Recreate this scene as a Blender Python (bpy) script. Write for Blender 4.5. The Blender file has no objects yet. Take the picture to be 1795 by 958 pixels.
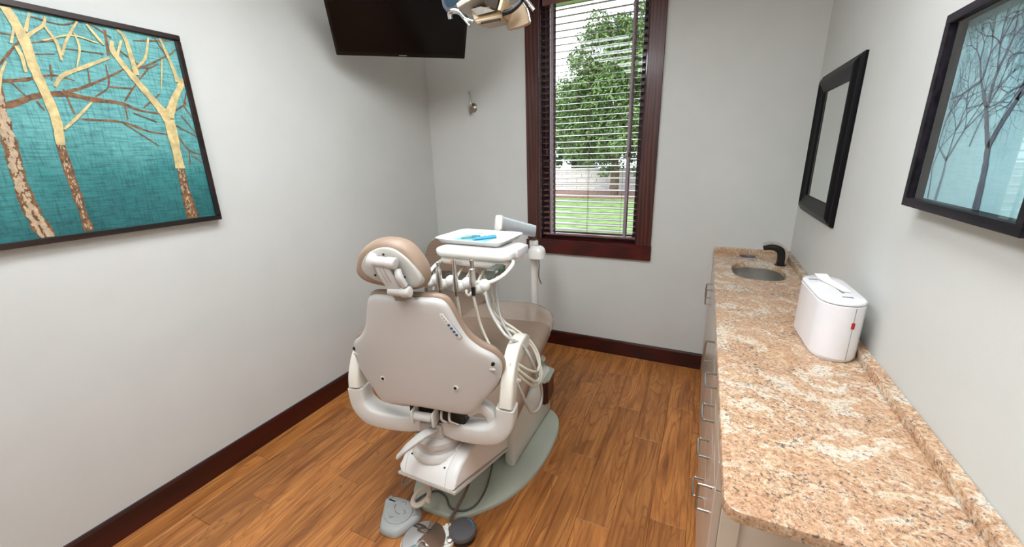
import bpy, bmesh, math, random
from mathutils import Vector, Matrix
random.seed(7)
S = bpy.context.scene
COL = S.collection
PI = math.pi
# ---------------------------------------------------------------- camera
IMG_W, IMG_H, FPX = 1795.0, 958.0, 699.3653
CR = ((0.904122, 0.0965955, -0.4162123), (0.4263457, -0.2681422, 0.8639034), (-0.0281549, -0.9585244, -0.2836164))
cam_d = bpy.data.cameras.new('camera')
cam_d.sensor_width = 36.0
cam_d.lens = FPX / IMG_W * 36.0
cam_d.clip_start = 0.02
cam = bpy.data.objects.new('camera', cam_d)
COL.objects.link(cam)
cam.matrix_world = Matrix([[CR[i][0], -CR[i][1], -CR[i][2], (0, 0, 1.59)[i]] for i in range(3)] + [[0, 0, 0, 1]])
S.camera = cam
# ---------------------------------------------------------------- world, sun, exposure
w = bpy.data.worlds.new('overcast_sky')
S.world = w
w.use_nodes = True
wn = w.node_tree
wn.nodes.clear()
wo = wn.nodes.new('ShaderNodeOutputWorld')
wb = wn.nodes.new('ShaderNodeBackground')
wb.inputs['Strength'].default_value = 3.0
tc = wn.nodes.new('ShaderNodeTexCoord')
nz = wn.nodes.new('ShaderNodeTexNoise')
nz.inputs['Scale'].default_value = 3.0
nz.inputs['Detail'].default_value = 5.0
cr = wn.nodes.new('ShaderNodeValToRGB')
cr.color_ramp.elements[0].position = 0.35
cr.color_ramp.elements[0].color = (0.74, 0.80, 0.98, 1)
cr.color_ramp.elements[1].position = 0.65
cr.color_ramp.elements[1].color = (0.94, 0.95, 1.0, 1)
wn.links.new(tc.outputs['Generated'], nz.inputs['Vector'])
wn.links.new(nz.outputs['Fac'], cr.inputs['Fac'])
wn.links.new(cr.outputs['Color'], wb.inputs['Color'])
wn.links.new(wb.outputs['Background'], wo.inputs['Surface'])
sd = bpy.data.lights.new('sun', 'SUN')
sd.energy = 3.0
sd.angle = 0.3
sd.color = (1.0, 0.96, 0.88)
so = bpy.data.objects.new('sun', sd)
so.rotation_euler = Vector((0.35, 0.62, -0.72)).to_track_quat('-Z', 'Y').to_euler()
COL.objects.link(so)
PANEL_POWER = 13.6
CEILING_PANELS = ((-1.13, 1.10), (-0.95, -0.20), (-0.10, 0.75))  # first one shows reflected in the window; other two added to brighten the room
S.view_settings.view_transform = 'Standard'
S.view_settings.look = 'None'
S.view_settings.exposure = 0.0
S.view_settings.gamma = 1.0
S.view_settings.use_curve_mapping = False

# ---------------------------------------------------------------- materials
def lin(c):
    return tuple(((v / 255) / 12.92 if v / 255 <= 0.04045 else ((v / 255 + 0.055) / 1.055) ** 2.4) for v in c) + (1,)

class NT:
    def __init__(self, m):
        self.t = m.node_tree
        self.b = self.t.nodes['Principled BSDF']
    def n(self, typ, **kw):
        x = self.t.nodes.new('ShaderNode' + typ)
        for k, v in kw.items():
            if k in x.inputs:
                x.inputs[k].default_value = v
            else:
                setattr(x, k, v)
        return x
    def l(self, a, b):
        self.t.links.new(a, b)
    def ramp(self, fac, stops):
        r = self.n('ValToRGB')
        e = r.color_ramp.elements
        while len(e) < len(stops):
            e.new(0.5)
        for i, (p, c) in enumerate(stops):
            e[i].position = p
            e[i].color = lin(c)
        self.l(fac, r.inputs['Fac'])
        return r.outputs['Color']
    def mix(self, fac, a, b, mode='MIX'):
        m = self.n('Mix', data_type='RGBA', blend_type=mode)
        for sock, v in ((m.inputs[0], fac), (m.inputs[6], a), (m.inputs[7], b)):
            if hasattr(v, 'is_linked'):
                self.l(v, sock)
            else:
                sock.default_value = v
        return m.outputs[2]
    def coords(self, scale=(1, 1, 1), out='Object', rot=(0, 0, 0)):
        c = self.n('TexCoord')
        m = self.n('Mapping')
        m.inputs['Scale'].default_value = scale
        m.inputs['Rotation'].default_value = rot
        self.l(c.outputs[out], m.inputs['Vector'])
        return m.outputs['Vector']
    def noise(self, vec, scale, detail=4, rough=0.55, dist=0.0):
        x = self.n('TexNoise', Scale=scale, Detail=detail, Roughness=rough, Distortion=dist)
        if vec is not None:
            self.l(vec, x.inputs['Vector'])
        return x.outputs['Fac']
    def bump(self, h, strength, dist=0.01):
        x = self.n('Bump', Strength=strength, Distance=dist)
        self.l(h, x.inputs['Height'])
        self.l(x.outputs['Normal'], self.b.inputs['Normal'])

def mat(name, c, rough=0.5, metal=0.0, var=0.0, vscale=30, bump=0.0, bscale=200, spec=None, coat=0.0):
    m = bpy.data.materials.new(name)
    m.use_nodes = True
    t = NT(m)
    t.b.inputs['Base Color'].default_value = lin(c)
    t.b.inputs['Roughness'].default_value = rough
    t.b.inputs['Metallic'].default_value = metal
    if spec is not None:
        t.b.inputs['Specular IOR Level'].default_value = spec
    if coat:
        t.b.inputs['Coat Weight'].default_value = coat
        t.b.inputs['Coat Roughness'].default_value = 0.08
    v = t.coords()
    if var:
        f = t.noise(v, vscale)
        lo = tuple(max(0, x * (1 - var)) for x in c)
        hi = tuple(min(255, x * (1 + var)) for x in c)
        t.l(t.ramp(f, [(0.3, lo), (0.7, hi)]), t.b.inputs['Base Color'])
    if bump:
        t.bump(t.noise(v, bscale, 3), bump, 0.002)
    return m

M = {}
M['wall'] = mat('wall_paint', (208, 208, 203), 0.75, var=0.012, vscale=3, bump=0.12, bscale=260)
M['ceiling'] = mat('ceiling_paint', (232, 231, 226), 0.9, bump=0.2, bscale=300)
M['white_plastic'] = mat('white_plastic', (204, 199, 194), 0.32, var=0.01, vscale=6)
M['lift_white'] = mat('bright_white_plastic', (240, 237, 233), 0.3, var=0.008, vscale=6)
M['plate_grey'] = mat('light_grey_plastic', (188, 184, 176), 0.42, var=0.01, vscale=6)
M['grey_white'] = mat('grey_white_plastic', (216, 213, 207), 0.4, var=0.01, vscale=6)
M['cream'] = mat('cream_plastic', (226, 220, 207), 0.4, var=0.015, vscale=6)
M['unit_white'] = mat('unit_white_enamel', (236, 234, 227), 0.18, var=0.006, vscale=5, coat=0.3)
M['base_green'] = mat('grey_green_enamel', (176, 182, 168), 0.38, var=0.02, vscale=4)
M['pale_enamel'] = mat('pale_enamel', (214, 215, 206), 0.34, var=0.015, vscale=4)
M['taupe'] = mat('taupe_vinyl', (156, 132, 113), 0.42, var=0.03, vscale=9, bump=0.10, bscale=420)
M['toe_film'] = mat('taupe_vinyl_under_clear_film', (176, 155, 138), 0.22, var=0.03, vscale=7, coat=0.6)
M['black'] = mat('black_plastic', (20, 20, 21), 0.4, var=0.1)
M['dark_metal'] = mat('dark_metal', (52, 52, 54), 0.38, 0.8, var=0.06)
M['steel'] = mat('brushed_steel', (214, 212, 208), 0.32, 1.0, var=0.03, vscale=60)
M['chrome'] = mat('chrome', (222, 222, 224), 0.06, 1.0, var=0.01)
M['nickel'] = mat('brushed_nickel', (168, 162, 152), 0.28, 1.0, var=0.04, vscale=50)
M['aluminium'] = mat('satin_aluminium', (222, 226, 236), 0.32, 0.35, var=0.02, vscale=40)
M['tube_cream'] = mat('cream_tubing', (222, 216, 200), 0.45, var=0.02)
M['tube_grey'] = mat('grey_tubing', (192, 190, 184), 0.45, var=0.02)
M['cord_grey'] = mat('dark_grey_cord', (92, 90, 86), 0.55, var=0.05)
M['pedal_grey'] = mat('pale_grey_rubber', (170, 172, 169), 0.5, var=0.015, vscale=20, bump=0.1, bscale=700)
M['mark_grey'] = mat('mid_grey_print', (138, 139, 138), 0.5, var=0.02)
M['pedal_dark'] = mat('dark_grey_rubber', (84, 82, 84), 0.5, var=0.03, vscale=25, bump=0.15, bscale=700)
M['blue_mark'] = mat('blue_label', (55, 128, 165), 0.4, var=0.08)
M['blue_key'] = mat('blue_key', (74, 98, 140), 0.4, var=0.05)
M['orange'] = mat('orange_dot', (220, 128, 50), 0.4, var=0.03)
M['green_key'] = mat('green_key', (30, 140, 74), 0.35, var=0.04)
M['panel_grey'] = mat('grey_panel', (84, 86, 78), 0.4, var=0.03)
M['key_pale'] = mat('pale_key', (178, 178, 170), 0.4, var=0.03)
M['ring_beige'] = mat('beige_plastic', (208, 192, 174), 0.4, var=0.02)
M['tray'] = mat('white_tray_plastic', (226, 225, 228), 0.25, var=0.004)
M['napkin'] = mat('pale_aqua_paper', (128, 204, 216), 0.8, var=0.03, vscale=40, bump=0.2)
M['teal'] = mat('teal_plastic', (24, 118, 120), 0.3, var=0.05)
M['sky_blue'] = mat('blue_plastic', (88, 172, 205), 0.25, var=0.04)
M['laminate'] = mat('champagne_laminate', (208, 192, 176), 0.28, var=0.02, vscale=4, coat=0.2)
M['laminate_light'] = mat('cream_laminate', (224, 212, 194), 0.4, var=0.015, vscale=5)
M['tv'] = mat('black_gloss_bezel', (9, 9, 12), 0.22, var=0.05)
M['screen'] = mat('black_screen', (4, 4, 6), 0.16, var=0.05, spec=0.35)
M['tv_mark'] = mat('silver_print', (150, 150, 152), 0.3, 0.5, var=0.02)
M['frame_black'] = mat('black_lacquer_frame', (13, 10, 13), 0.42, var=0.15, vscale=60, coat=0.0, spec=0.15)
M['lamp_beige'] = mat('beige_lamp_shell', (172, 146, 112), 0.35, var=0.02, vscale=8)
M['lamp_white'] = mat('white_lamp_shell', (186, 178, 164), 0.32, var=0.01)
M['lamp_dark'] = mat('smoked_reflector', (70, 62, 54), 0.2, 0.5, var=0.08)
M['shield'] = mat('pale_lens_plastic', (182, 158, 130), 0.25, var=0.02)
M['shield_dark'] = mat('dark_teal_shield', (34, 52, 62), 0.15, var=0.05)
M['shield_rim'] = mat('slate_rim', (62, 64, 76), 0.35, var=0.04)
M['label_red'] = mat('red_plastic', (168, 30, 34), 0.35, var=0.05)
M['paper'] = mat('white_paper_towel', (244, 243, 240), 0.9, var=0.01, bump=0.2)
M['dispenser'] = mat('white_gloss_plastic', (240, 238, 240), 0.2, var=0.006, coat=0.3)
M['grey_seam'] = mat('grey_seam', (120, 120, 122), 0.5, var=0.02)
M['blue_bag'] = mat('blue_liner', (38, 58, 150), 0.3, var=0.1)
M['bark'] = mat('tree_bark', (92, 76, 62), 0.9, var=0.2, vscale=12, bump=0.6, bscale=20)
M['block'] = mat('pale_concrete_block', (214, 212, 206), 0.85, var=0.03, vscale=3, bump=0.3, bscale=40)
M['mulch'] = mat('brown_mulch', (128, 98, 84), 0.95, var=0.2, vscale=8)
M['blind_slat'] = mat('dark_wood_blind_slat', (126, 84, 84), 0.12, var=0.08, vscale=14, coat=1.0)
M['blind_tape'] = mat('mauve_grey_tape', (150, 136, 142), 0.8, var=0.05)
M['cord'] = mat('brown_cord', (72, 48, 44), 0.7, var=0.05)
M['hole'] = mat('black_void', (6, 6, 6), 0.8, var=0.1)
M['gold'] = mat('gold_leaf_print', (204, 182, 128), 0.5, var=0.13, vscale=40)
M['umber'] = mat('umber_print', (112, 78, 50), 0.6, var=0.34, vscale=60)
M['flake'] = mat('worn_cream_print', (186, 162, 132), 0.6, var=0.12, vscale=60)
M['print_grey'] = mat('slate_tree_print', (92, 98, 112), 0.6, var=0.10, vscale=30)
M['print_pale'] = mat('pale_blue_grey_tree_print', (112, 136, 150), 0.6, var=0.08, vscale=30)

def wood(name, c1, c2, axis='Z', rough=0.35, coat=0.25, scale=1.0):
    m = bpy.data.materials.new(name)
    m.use_nodes = True
    t = NT(m)
    sc = {'X': (1.2, 14, 14), 'Y': (14, 1.2, 14), 'Z': (14, 14, 1.2)}[axis]
    v = t.coords(tuple(s * scale for s in sc))
    f = t.noise(v, 2.2, 6, 0.62, 1.2)
    wv = t.n('TexWave', Scale=0.9, Distortion=9.0, Detail=3.0)
    t.l(v, wv.inputs['Vector'])
    mx = t.n('Math', operation='MULTIPLY')
    t.l(f, mx.inputs[0]); t.l(wv.outputs['Fac'], mx.inputs[1])
    t.l(t.ramp(mx.outputs[0], [(0.05, c1), (0.5, c2)]), t.b.inputs['Base Color'])
    t.b.inputs['Roughness'].default_value = rough
    t.b.inputs['Coat Weight'].default_value = coat
    t.b.inputs['Coat Roughness'].default_value = 0.15
    t.bump(f, 0.15, 0.003)
    return m

M['mahogany_y'] = wood('mahogany_baseboard_y', (40, 3, 3), (60, 6, 5), 'Y')
M['mahogany_x'] = wood('mahogany_baseboard_x', (42, 3, 3), (64, 8, 6), 'X')
M['casing_z'] = wood('oak_casing_dark_z', (48, 15, 11), (92, 36, 24), 'Z')
M['casing_x'] = wood('oak_casing_dark_x', (56, 5, 5), (80, 12, 10), 'X')
M['jamb'] = mat('dark_gloss_jamb', (58, 36, 38), 0.08, var=0.08, coat=0.6)
M['frame_brown'] = wood('espresso_frame', (18, 10, 8), (42, 23, 18), 'Y', 0.3, 0.1)
M['frame_box'] = wood('dark_grained_frame', (16, 12, 17), (40, 32, 40), 'Y', 0.5, 0.0)
M['frame_box'].node_tree.nodes['Principled BSDF'].inputs['Specular IOR Level'].default_value = 0.15

def plank_mat():
    m = bpy.data.materials.new('oak_vinyl_plank')
    m.use_nodes = True
    t = NT(m)
    oi = t.n('ObjectInfo')
    tcn = t.n('TexCoord')
    add = t.n('VectorMath', operation='ADD')
    comb = t.n('CombineXYZ')
    mul = t.n('Math', operation='MULTIPLY'); mul.inputs[1].default_value = 37.0
    t.l(oi.outputs['Random'], mul.inputs[0])
    t.l(mul.outputs[0], comb.inputs['X']); t.l(mul.outputs[0], comb.inputs['Y'])
    t.l(tcn.outputs['Object'], add.inputs[0]); t.l(comb.outputs[0], add.inputs[1])
    mp = t.n('Mapping'); mp.inputs['Scale'].default_value = (11, 1.5, 11)
    t.l(add.outputs[0], mp.inputs['Vector'])
    broad = t.noise(mp.outputs['Vector'], 1.0, 5, 0.6, 1.6)
    mp2 = t.n('Mapping'); mp2.inputs['Scale'].default_value = (62, 2.6, 62)
    t.l(add.outputs[0], mp2.inputs['Vector'])
    fine = t.noise(mp2.outputs['Vector'], 1.0, 5, 0.65, 0.4)
    wv = t.n('TexWave', Scale=0.55, Distortion=11.0, Detail=2.5)
    wv.inputs['Detail Scale'].default_value = 0.8
    t.l(mp.outputs['Vector'], wv.inputs['Vector'])
    c = t.ramp(broad, [(0.28, (138, 84, 42)), (0.46, (172, 110, 56)), (0.60, (194, 130, 70)), (0.78, (152, 94, 46))])
    g = t.ramp(fine, [(0.34, (176, 150, 130)), (0.52, (255, 255, 255))])
    c = t.mix(0.75, c, g, 'MULTIPLY')
    mp3 = t.n('Mapping'); mp3.inputs['Scale'].default_value = (7.5, 1.15, 7.5)
    t.l(add.outputs[0], mp3.inputs['Vector'])
    field = t.noise(mp3.outputs['Vector'], 1.0, 1.5, 0.4, 0.5)
    m9 = t.n('Math', operation='MULTIPLY'); m9.inputs[1].default_value = 17.0
    t.l(field, m9.inputs[0])
    fr = t.n('Math', operation='FRACT'); t.l(m9.outputs[0], fr.inputs[0])
    h = t.ramp(fr.outputs[0], [(0.0, (120, 84, 64)), (0.10, (168, 132, 108)), (0.30, (255, 255, 255)), (0.97, (255, 252, 248)), (1.0, (130, 92, 70))])
    c = t.mix(t.ramp(broad, [(0.38, (40, 40, 40)), (0.6, (190, 190, 190))]), c, h, 'MULTIPLY')
    hsv = t.n('HueSaturation')
    mr = t.n('MapRange')
    mr.inputs['To Min'].default_value = 0.80; mr.inputs['To Max'].default_value = 1.14
    t.l(oi.outputs['Random'], mr.inputs['Value'])
    t.l(mr.outputs['Result'], hsv.inputs['Value'])
    t.l(c, hsv.inputs['Color'])
    t.l(hsv.outputs['Color'], t.b.inputs['Base Color'])
    t.b.inputs['Roughness'].default_value = 0.36
    t.bump(fine, 0.12, 0.002)
    return m
M['plank'] = plank_mat()

def granite_mat():
    m = bpy.data.materials.new('tan_granite')
    m.use_nodes = True
    t = NT(m)
    c0 = t.coords((1, 1, 1))
    warp = t.n('TexNoise', Scale=3.2, Detail=4.0, Roughness=0.6)
    t.l(c0, warp.inputs['Vector'])
    sub = t.n('VectorMath', operation='SUBTRACT'); sub.inputs[1].default_value = (0.5, 0.5, 0.5)
    t.l(warp.outputs['Color'], sub.inputs[0])
    sc = t.n('VectorMath', operation='SCALE'); sc.inputs['Scale'].default_value = 0.55
    t.l(sub.outputs[0], sc.inputs[0])
    ad = t.n('VectorMath', operation='ADD')
    t.l(c0, ad.inputs[0]); t.l(sc.outputs[0], ad.inputs[1])
    wv = ad.outputs[0]
    big = t.noise(wv, 3.6, 8, 0.62, 1.6)
    col = t.ramp(big, [(0.33, (220, 211, 198)), (0.41, (224, 208, 186)), (0.46, (210, 176, 142)), (0.52, (194, 153, 120)), (0.57, (208, 174, 142)), (0.62, (222, 207, 186)), (0.70, (204, 192, 180))])
    vein = t.noise(wv, 8.0, 8, 0.7, 1.4)
    col = t.mix(t.ramp(vein, [(0.485, (0, 0, 0)), (0.50, (200, 200, 200)), (0.515, (0, 0, 0))]), col, lin((236, 224, 204)))
    mot = t.noise(c0, 120, 5, 0.75)
    col = t.mix(0.75, col, t.ramp(mot, [(0.36, (150, 124, 108)), (0.5, (244, 240, 236)), (0.62, (255, 255, 255))]), 'MULTIPLY')
    rust = t.noise(c0, 34, 5, 0.7)
    col = t.mix(t.ramp(rust, [(0.63, (0, 0, 0)), (0.72, (170, 170, 170))]), col, lin((150, 92, 62)))
    sp = t.noise(c0, 95, 5, 0.75)
    dens = t.noise(wv, 6.0, 3, 0.5)
    mm = t.n('Math', operation='MULTIPLY_ADD'); mm.inputs[1].default_value = 0.30
    t.l(dens, mm.inputs[0]); t.l(sp, mm.inputs[2])
    col = t.mix(t.ramp(mm.outputs[0], [(0.715, (0, 0, 0)), (0.775, (235, 235, 235))]), col, lin((70, 68, 70)))
    wsp = t.noise(c0, 150, 3, 0.65)
    col = t.mix(t.ramp(wsp, [(0.60, (0, 0, 0)), (0.70, (190, 190, 190))]), col, lin((240, 234, 222)))
    t.l(col, t.b.inputs['Base Color'])
    t.b.inputs['Roughness'].default_value = 0.2
    return m
M['granite'] = granite_mat()

def canvas_mat(name, stops, weave, axis_rot):
    m = bpy.data.materials.new(name)
    m.use_nodes = True
    t = NT(m)
    v = t.coords((1, 1, 1))
    sx = t.n('SeparateXYZ'); t.l(v, sx.inputs[0])
    n1 = t.noise(v, 4, 5, 0.6, 0.5)
    a = t.n('Math', operation='MULTIPLY_ADD'); a.inputs[1].default_value = 0.5
    t.l(n1, a.inputs[0]); t.l(sx.outputs['Z'], a.inputs[2])
    mr = t.n('MapRange')
    mr.inputs['From Min'].default_value = 0.15; mr.inputs['From Max'].default_value = 1.1
    t.l(a.outputs[0], mr.inputs['Value'])
    c = t.ramp(mr.outputs['Result'], stops)
    h = t.noise(t.coords((1, 9, 90)), 1.5, 4, 0.7)
    k = t.noise(t.coords((1, 90, 9)), 1.5, 4, 0.7)
    c = t.mix(weave, c, t.ramp(h, [(0.36, (70, 110, 120)), (0.5, (200, 215, 215)), (0.64, (255, 255, 255))]), 'MULTIPLY')
    c = t.mix(weave * 0.8, c, t.ramp(k, [(0.36, (90, 130, 135)), (0.52, (255, 255, 255))]), 'MULTIPLY')
    t.l(c, t.b.inputs['Base Color'])
    t.b.inputs['Roughness'].default_value = 0.55
    t.bump(h, 0.2, 0.002)
    return m
M['canvas'] = canvas_mat('teal_canvas', [(0.05, (26, 96, 98)), (0.35, (58, 138, 138)), (0.6, (112, 184, 182)), (0.95, (122, 190, 188))], 0.55, 0)
M['backdrop'] = canvas_mat('pale_teal_print', [(0.1, (176, 214, 222)), (0.5, (164, 206, 216)), (0.9, (138, 188, 202))], 0.10, 0)

def fabric_mat():
    m = mat('brown_woven_fabric', (146, 124, 106), 0.9)
    t = NT(m)
    ch = t.n('TexChecker', Scale=260.0)
    t.l(t.coords((1, 1, 1), 'Object', (0.4, 0.3, 0.78)), ch.inputs['Vector'])
    ch.inputs['Color1'].default_value = lin((166, 140, 120)); ch.inputs['Color2'].default_value = lin((118, 100, 88))
    t.l(ch.outputs['Color'], t.b.inputs['Base Color'])
    return m
M['fabric'] = fabric_mat()

def glass_mat(name, tint=(1, 1, 1, 1)):
    m = bpy.data.materials.new(name)
    m.use_nodes = True
    nt = m.node_tree
    nt.nodes.clear()
    o = nt.nodes.new('ShaderNodeOutputMaterial')
    mx = nt.nodes.new('ShaderNodeMixShader')
    tr = nt.nodes.new('ShaderNodeBsdfTransparent'); tr.inputs['Color'].default_value = tint
    gl = nt.nodes.new('ShaderNodeBsdfGlossy'); gl.inputs['Roughness'].default_value = 0.0
    fr = nt.nodes.new('ShaderNodeFresnel'); fr.inputs['IOR'].default_value = 1.65
    ge = nt.nodes.new('ShaderNodeNewGeometry')
    su = nt.nodes.new('ShaderNodeMath'); su.operation = 'SUBTRACT'; su.inputs[0].default_value = 1.0
    mu = nt.nodes.new('ShaderNodeMath'); mu.operation = 'MULTIPLY'
    nt.links.new(ge.outputs['Backfacing'], su.inputs[1])
    nt.links.new(fr.outputs[0], mu.inputs[0]); nt.links.new(su.outputs[0], mu.inputs[1])
    nt.links.new(mu.outputs[0], mx.inputs[0])
    nt.links.new(tr.outputs[0], mx.inputs[1]); nt.links.new(gl.outputs[0], mx.inputs[2])
    nt.links.new(mx.outputs[0], o.inputs['Surface'])
    return m
M['glass'] = glass_mat('clear_glass', (0.97, 0.99, 0.98, 1))
M['film'] = glass_mat('clear_film', (0.93, 0.92, 0.9, 1))
M['mirror'] = mat('mirror_silver', (226, 232, 228), 0.0, 1.0)

def emit_mat(name, c, s):
    m = mat(name, (235, 235, 230), 0.6)
    b = m.node_tree.nodes['Principled BSDF']
    b.inputs['Emission Color'].default_value = lin(c)
    b.inputs['Emission Strength'].default_value = s
    return m
M['diffuser'] = emit_mat('lit_ceiling_diffuser', (243, 249, 255), PANEL_POWER)

def leaf_mat(name, c1, c2):
    m = mat(name, c1, 0.55)
    t = NT(m)
    g = t.n('NewGeometry')
    t.l(t.ramp(g.outputs['Random Per Island'], [(0.0, c1), (1.0, c2)]), t.b.inputs['Base Color'])
    return m
M['leaf'] = leaf_mat('green_leaves', (54, 86, 42), (116, 146, 74))
M['leaf_dark'] = leaf_mat('deep_green_leaves', (44, 78, 46), (92, 128, 70))
M['grass'] = mat('mown_grass', (112, 142, 78), 0.9, var=0.18, vscale=4)

# ---------------------------------------------------------------- mesh helpers
def finish(name, bm, m, parent=None, smooth=35, loc=None):
    bmesh.ops.recalc_face_normals(bm, faces=bm.faces)
    me = bpy.data.meshes.new(name)
    bm.to_mesh(me)
    bm.free()
    if m is not None:
        me.materials.append(m)
    if smooth:
        me.shade_smooth()
        me.set_sharp_from_angle(angle=math.radians(smooth))
    o = bpy.data.objects.new(name, me)
    COL.objects.link(o)
    if parent is not None:
        o.parent = parent
    if loc is not None:
        o.location = loc
    return o

def tag(o, label=None, cat=None, group=None, kind=None):
    if label: o['label'] = label
    if cat: o['category'] = cat
    if group: o['group'] = group
    if kind: o['kind'] = kind
    return o

def thing(name, label, cat, loc=(0, 0, 0), rz=0.0, group=None):
    o = bpy.data.objects.new(name, None)
    o.empty_display_size = 0.05
    COL.objects.link(o)
    o.location = loc
    o.rotation_euler = (0, 0, rz)
    return tag(o, label, cat, group)

def B():
    return bmesh.new()

def box(bm, lo, hi, bev=0.0, seg=2, mtx=None):
    c = [(a + b) / 2 for a, b in zip(lo, hi)]
    s = [abs(b - a) for a, b in zip(lo, hi)]
    t = bmesh.new()
    bmesh.ops.create_cube(t, size=1.0, matrix=Matrix.Translation(c) @ Matrix.Diagonal((*s, 1)))
    if bev:
        bmesh.ops.bevel(t, geom=t.edges[:], offset=min(bev, min(s) * 0.49), segments=seg, profile=0.5, affect='EDGES')
    if mtx is not None:
        t.transform(mtx)
    me = bpy.data.meshes.new('tmp'); t.to_mesh(me); t.free()
    bm.from_mesh(me); bpy.data.meshes.remove(me)
    return bm

def loft(bm, rings, cap=(True, True), closed=True):
    vs = [[bm.verts.new(p) for p in r] for r in rings]
    n = len(rings[0])
    for a, b in zip(vs, vs[1:]):
        for i in range(n if closed else n - 1):
            j = (i + 1) % n
            bm.faces.new((a[i], a[j], b[j], b[i]))
    if cap[0]: bm.faces.new(list(reversed(vs[0])))
    if cap[1]: bm.faces.new(vs[-1])
    return bm

def spline(pts, n=6):
    P = [Vector(p) for p in pts]
    if len(P) < 3 or n < 2:
        return P
    P = [P[0] * 2 - P[1]] + P + [P[-1] * 2 - P[-2]]
    out = []
    for i in range(1, len(P) - 2):
        a, b, c, d = P[i - 1:i + 3]
        for k in range(n):
            t = k / n
            out.append(0.5 * ((2 * b) + (c - a) * t + (2 * a - 5 * b + 4 * c - d) * t * t + (3 * b - a - 3 * c + d) * t ** 3))
    out.append(P[-2])
    return out

def tube(bm, pts, r, seg=10, n=6, up=None, sq=None):
    """swept tube; r number or list per control point; sq=(w,h) rounded-rectangle section"""
    P = spline(pts, n)
    m = len(P)
    if isinstance(r, (list, tuple)):
        R_ = []
        for i in range(m):
            f = i / (m - 1) * (len(r) - 1)
            k = min(int(f), len(r) - 2)
            R_.append(r[k] + (r[k + 1] - r[k]) * (f - k))
    else:
        R_ = [r] * m
    T = [(P[min(i + 1, m - 1)] - P[max(i - 1, 0)]).normalized() for i in range(m)]
    ref = Vector(up) if up else (Vector((0, 0, 1)) if abs(T[0].z) < 0.9 else Vector((1, 0, 0)))
    x = (ref - T[0] * ref.dot(T[0])).normalized()
    rings = []
    for i in range(m):
        x = ((Vector(up) if up else x) - T[i] * (Vector(up) if up else x).dot(T[i])).normalized()
        y = T[i].cross(x)
        ring = []
        for k in range(seg):
            a = 2 * PI * k / seg
            ca, sa = math.cos(a), math.sin(a)
            if sq:
                e = 0.35
                ca = math.copysign(abs(ca) ** e, ca) * sq[0] / 2
                sa = math.copysign(abs(sa) ** e, sa) * sq[1] / 2
            ring.append(P[i] + (x * ca + y * sa) * R_[i])
        rings.append(ring)
    return loft(bm, rings)

def cyl(bm, a, b, r0, r1=None, seg=20, bev=0.0):
    r1 = r0 if r1 is None else r1
    a, b = Vector(a), Vector(b)
    if bev:
        d = (b - a).normalized() * bev
        return tube2(bm, [a, a + d, b - d, b], [r0 - bev, r0, r1, r1 - bev], seg)
    return tube2(bm, [a, b], [r0, r1], seg)

def tube2(bm, pts, rad, seg=20):
    """straight lathe along a line with given radii"""
    P = [Vector(p) for p in pts]
    T = (P[-1] - P[0]).normalized()
    x = T.orthogonal().normalized()
    y = T.cross(x)
    return loft(bm, [[p + (x * math.cos(2 * PI * k / seg) + y * math.sin(2 * PI * k / seg)) * max(r, 1e-5) for k in range(seg)] for p, r in zip(P, rad)])

def lathe(bm, prof, o=(0, 0, 0), seg=32, cap=(True, True), sx=1, sy=1):
    return loft(bm, [[(o[0] + r * sx * math.cos(2 * PI * k / seg), o[1] + r * sy * math.sin(2 * PI * k / seg), o[2] + z) for k in range(seg)] for r, z in prof], cap)

def rrect(w, h, r, seg=5, cx=0, cy=0):
    out = []
    for (sx, sy, a0) in ((1, 1, 0), (-1, 1, 90), (-1, -1, 180), (1, -1, 270)):
        for k in range(seg + 1):
            a = math.radians(a0 + 90 * k / seg)
            out.append((cx + sx * (w / 2 - r) + r * math.cos(a), cy + sy * (h / 2 - r) + r * math.sin(a)))
    return out

def prism(bm, pts, prof, f=None):
    """stack of inset copies of outline; prof = [(inset, height)]; f maps (a,b,h)->xyz"""
    f = f or (lambda a, b, h: (a, b, h))
    n = len(pts)
    area = sum(pts[i][0] * pts[(i + 1) % n][1] - pts[(i + 1) % n][0] * pts[i][1] for i in range(n))
    sg = 1 if area > 0 else -1
    nor = []
    for i in range(n):
        a, b = Vector(pts[i - 1]), Vector(pts[(i + 1) % n])
        d = (b - a)
        d = d.normalized() if d.length > 1e-9 else Vector((1, 0))
        nor.append(Vector((-d.y, d.x)) * sg)
    rings = [[f(pts[i][0] + nor[i].x * s, pts[i][1] + nor[i].y * s, h) for i in range(n)] for s, h in prof]
    return loft(bm, rings)

def rprof(h0, h1, r, seg=3):
    out = [(r * (1 - math.sin(PI / 2 * k / seg)), h0 + r * (1 - math.cos(PI / 2 * k / seg))) for k in range(seg + 1)]
    out += [(r * (1 - math.cos(PI / 2 * k / seg)), h1 - r * (1 - math.sin(PI / 2 * k / seg))) for k in range(seg + 1)]
    return out

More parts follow.
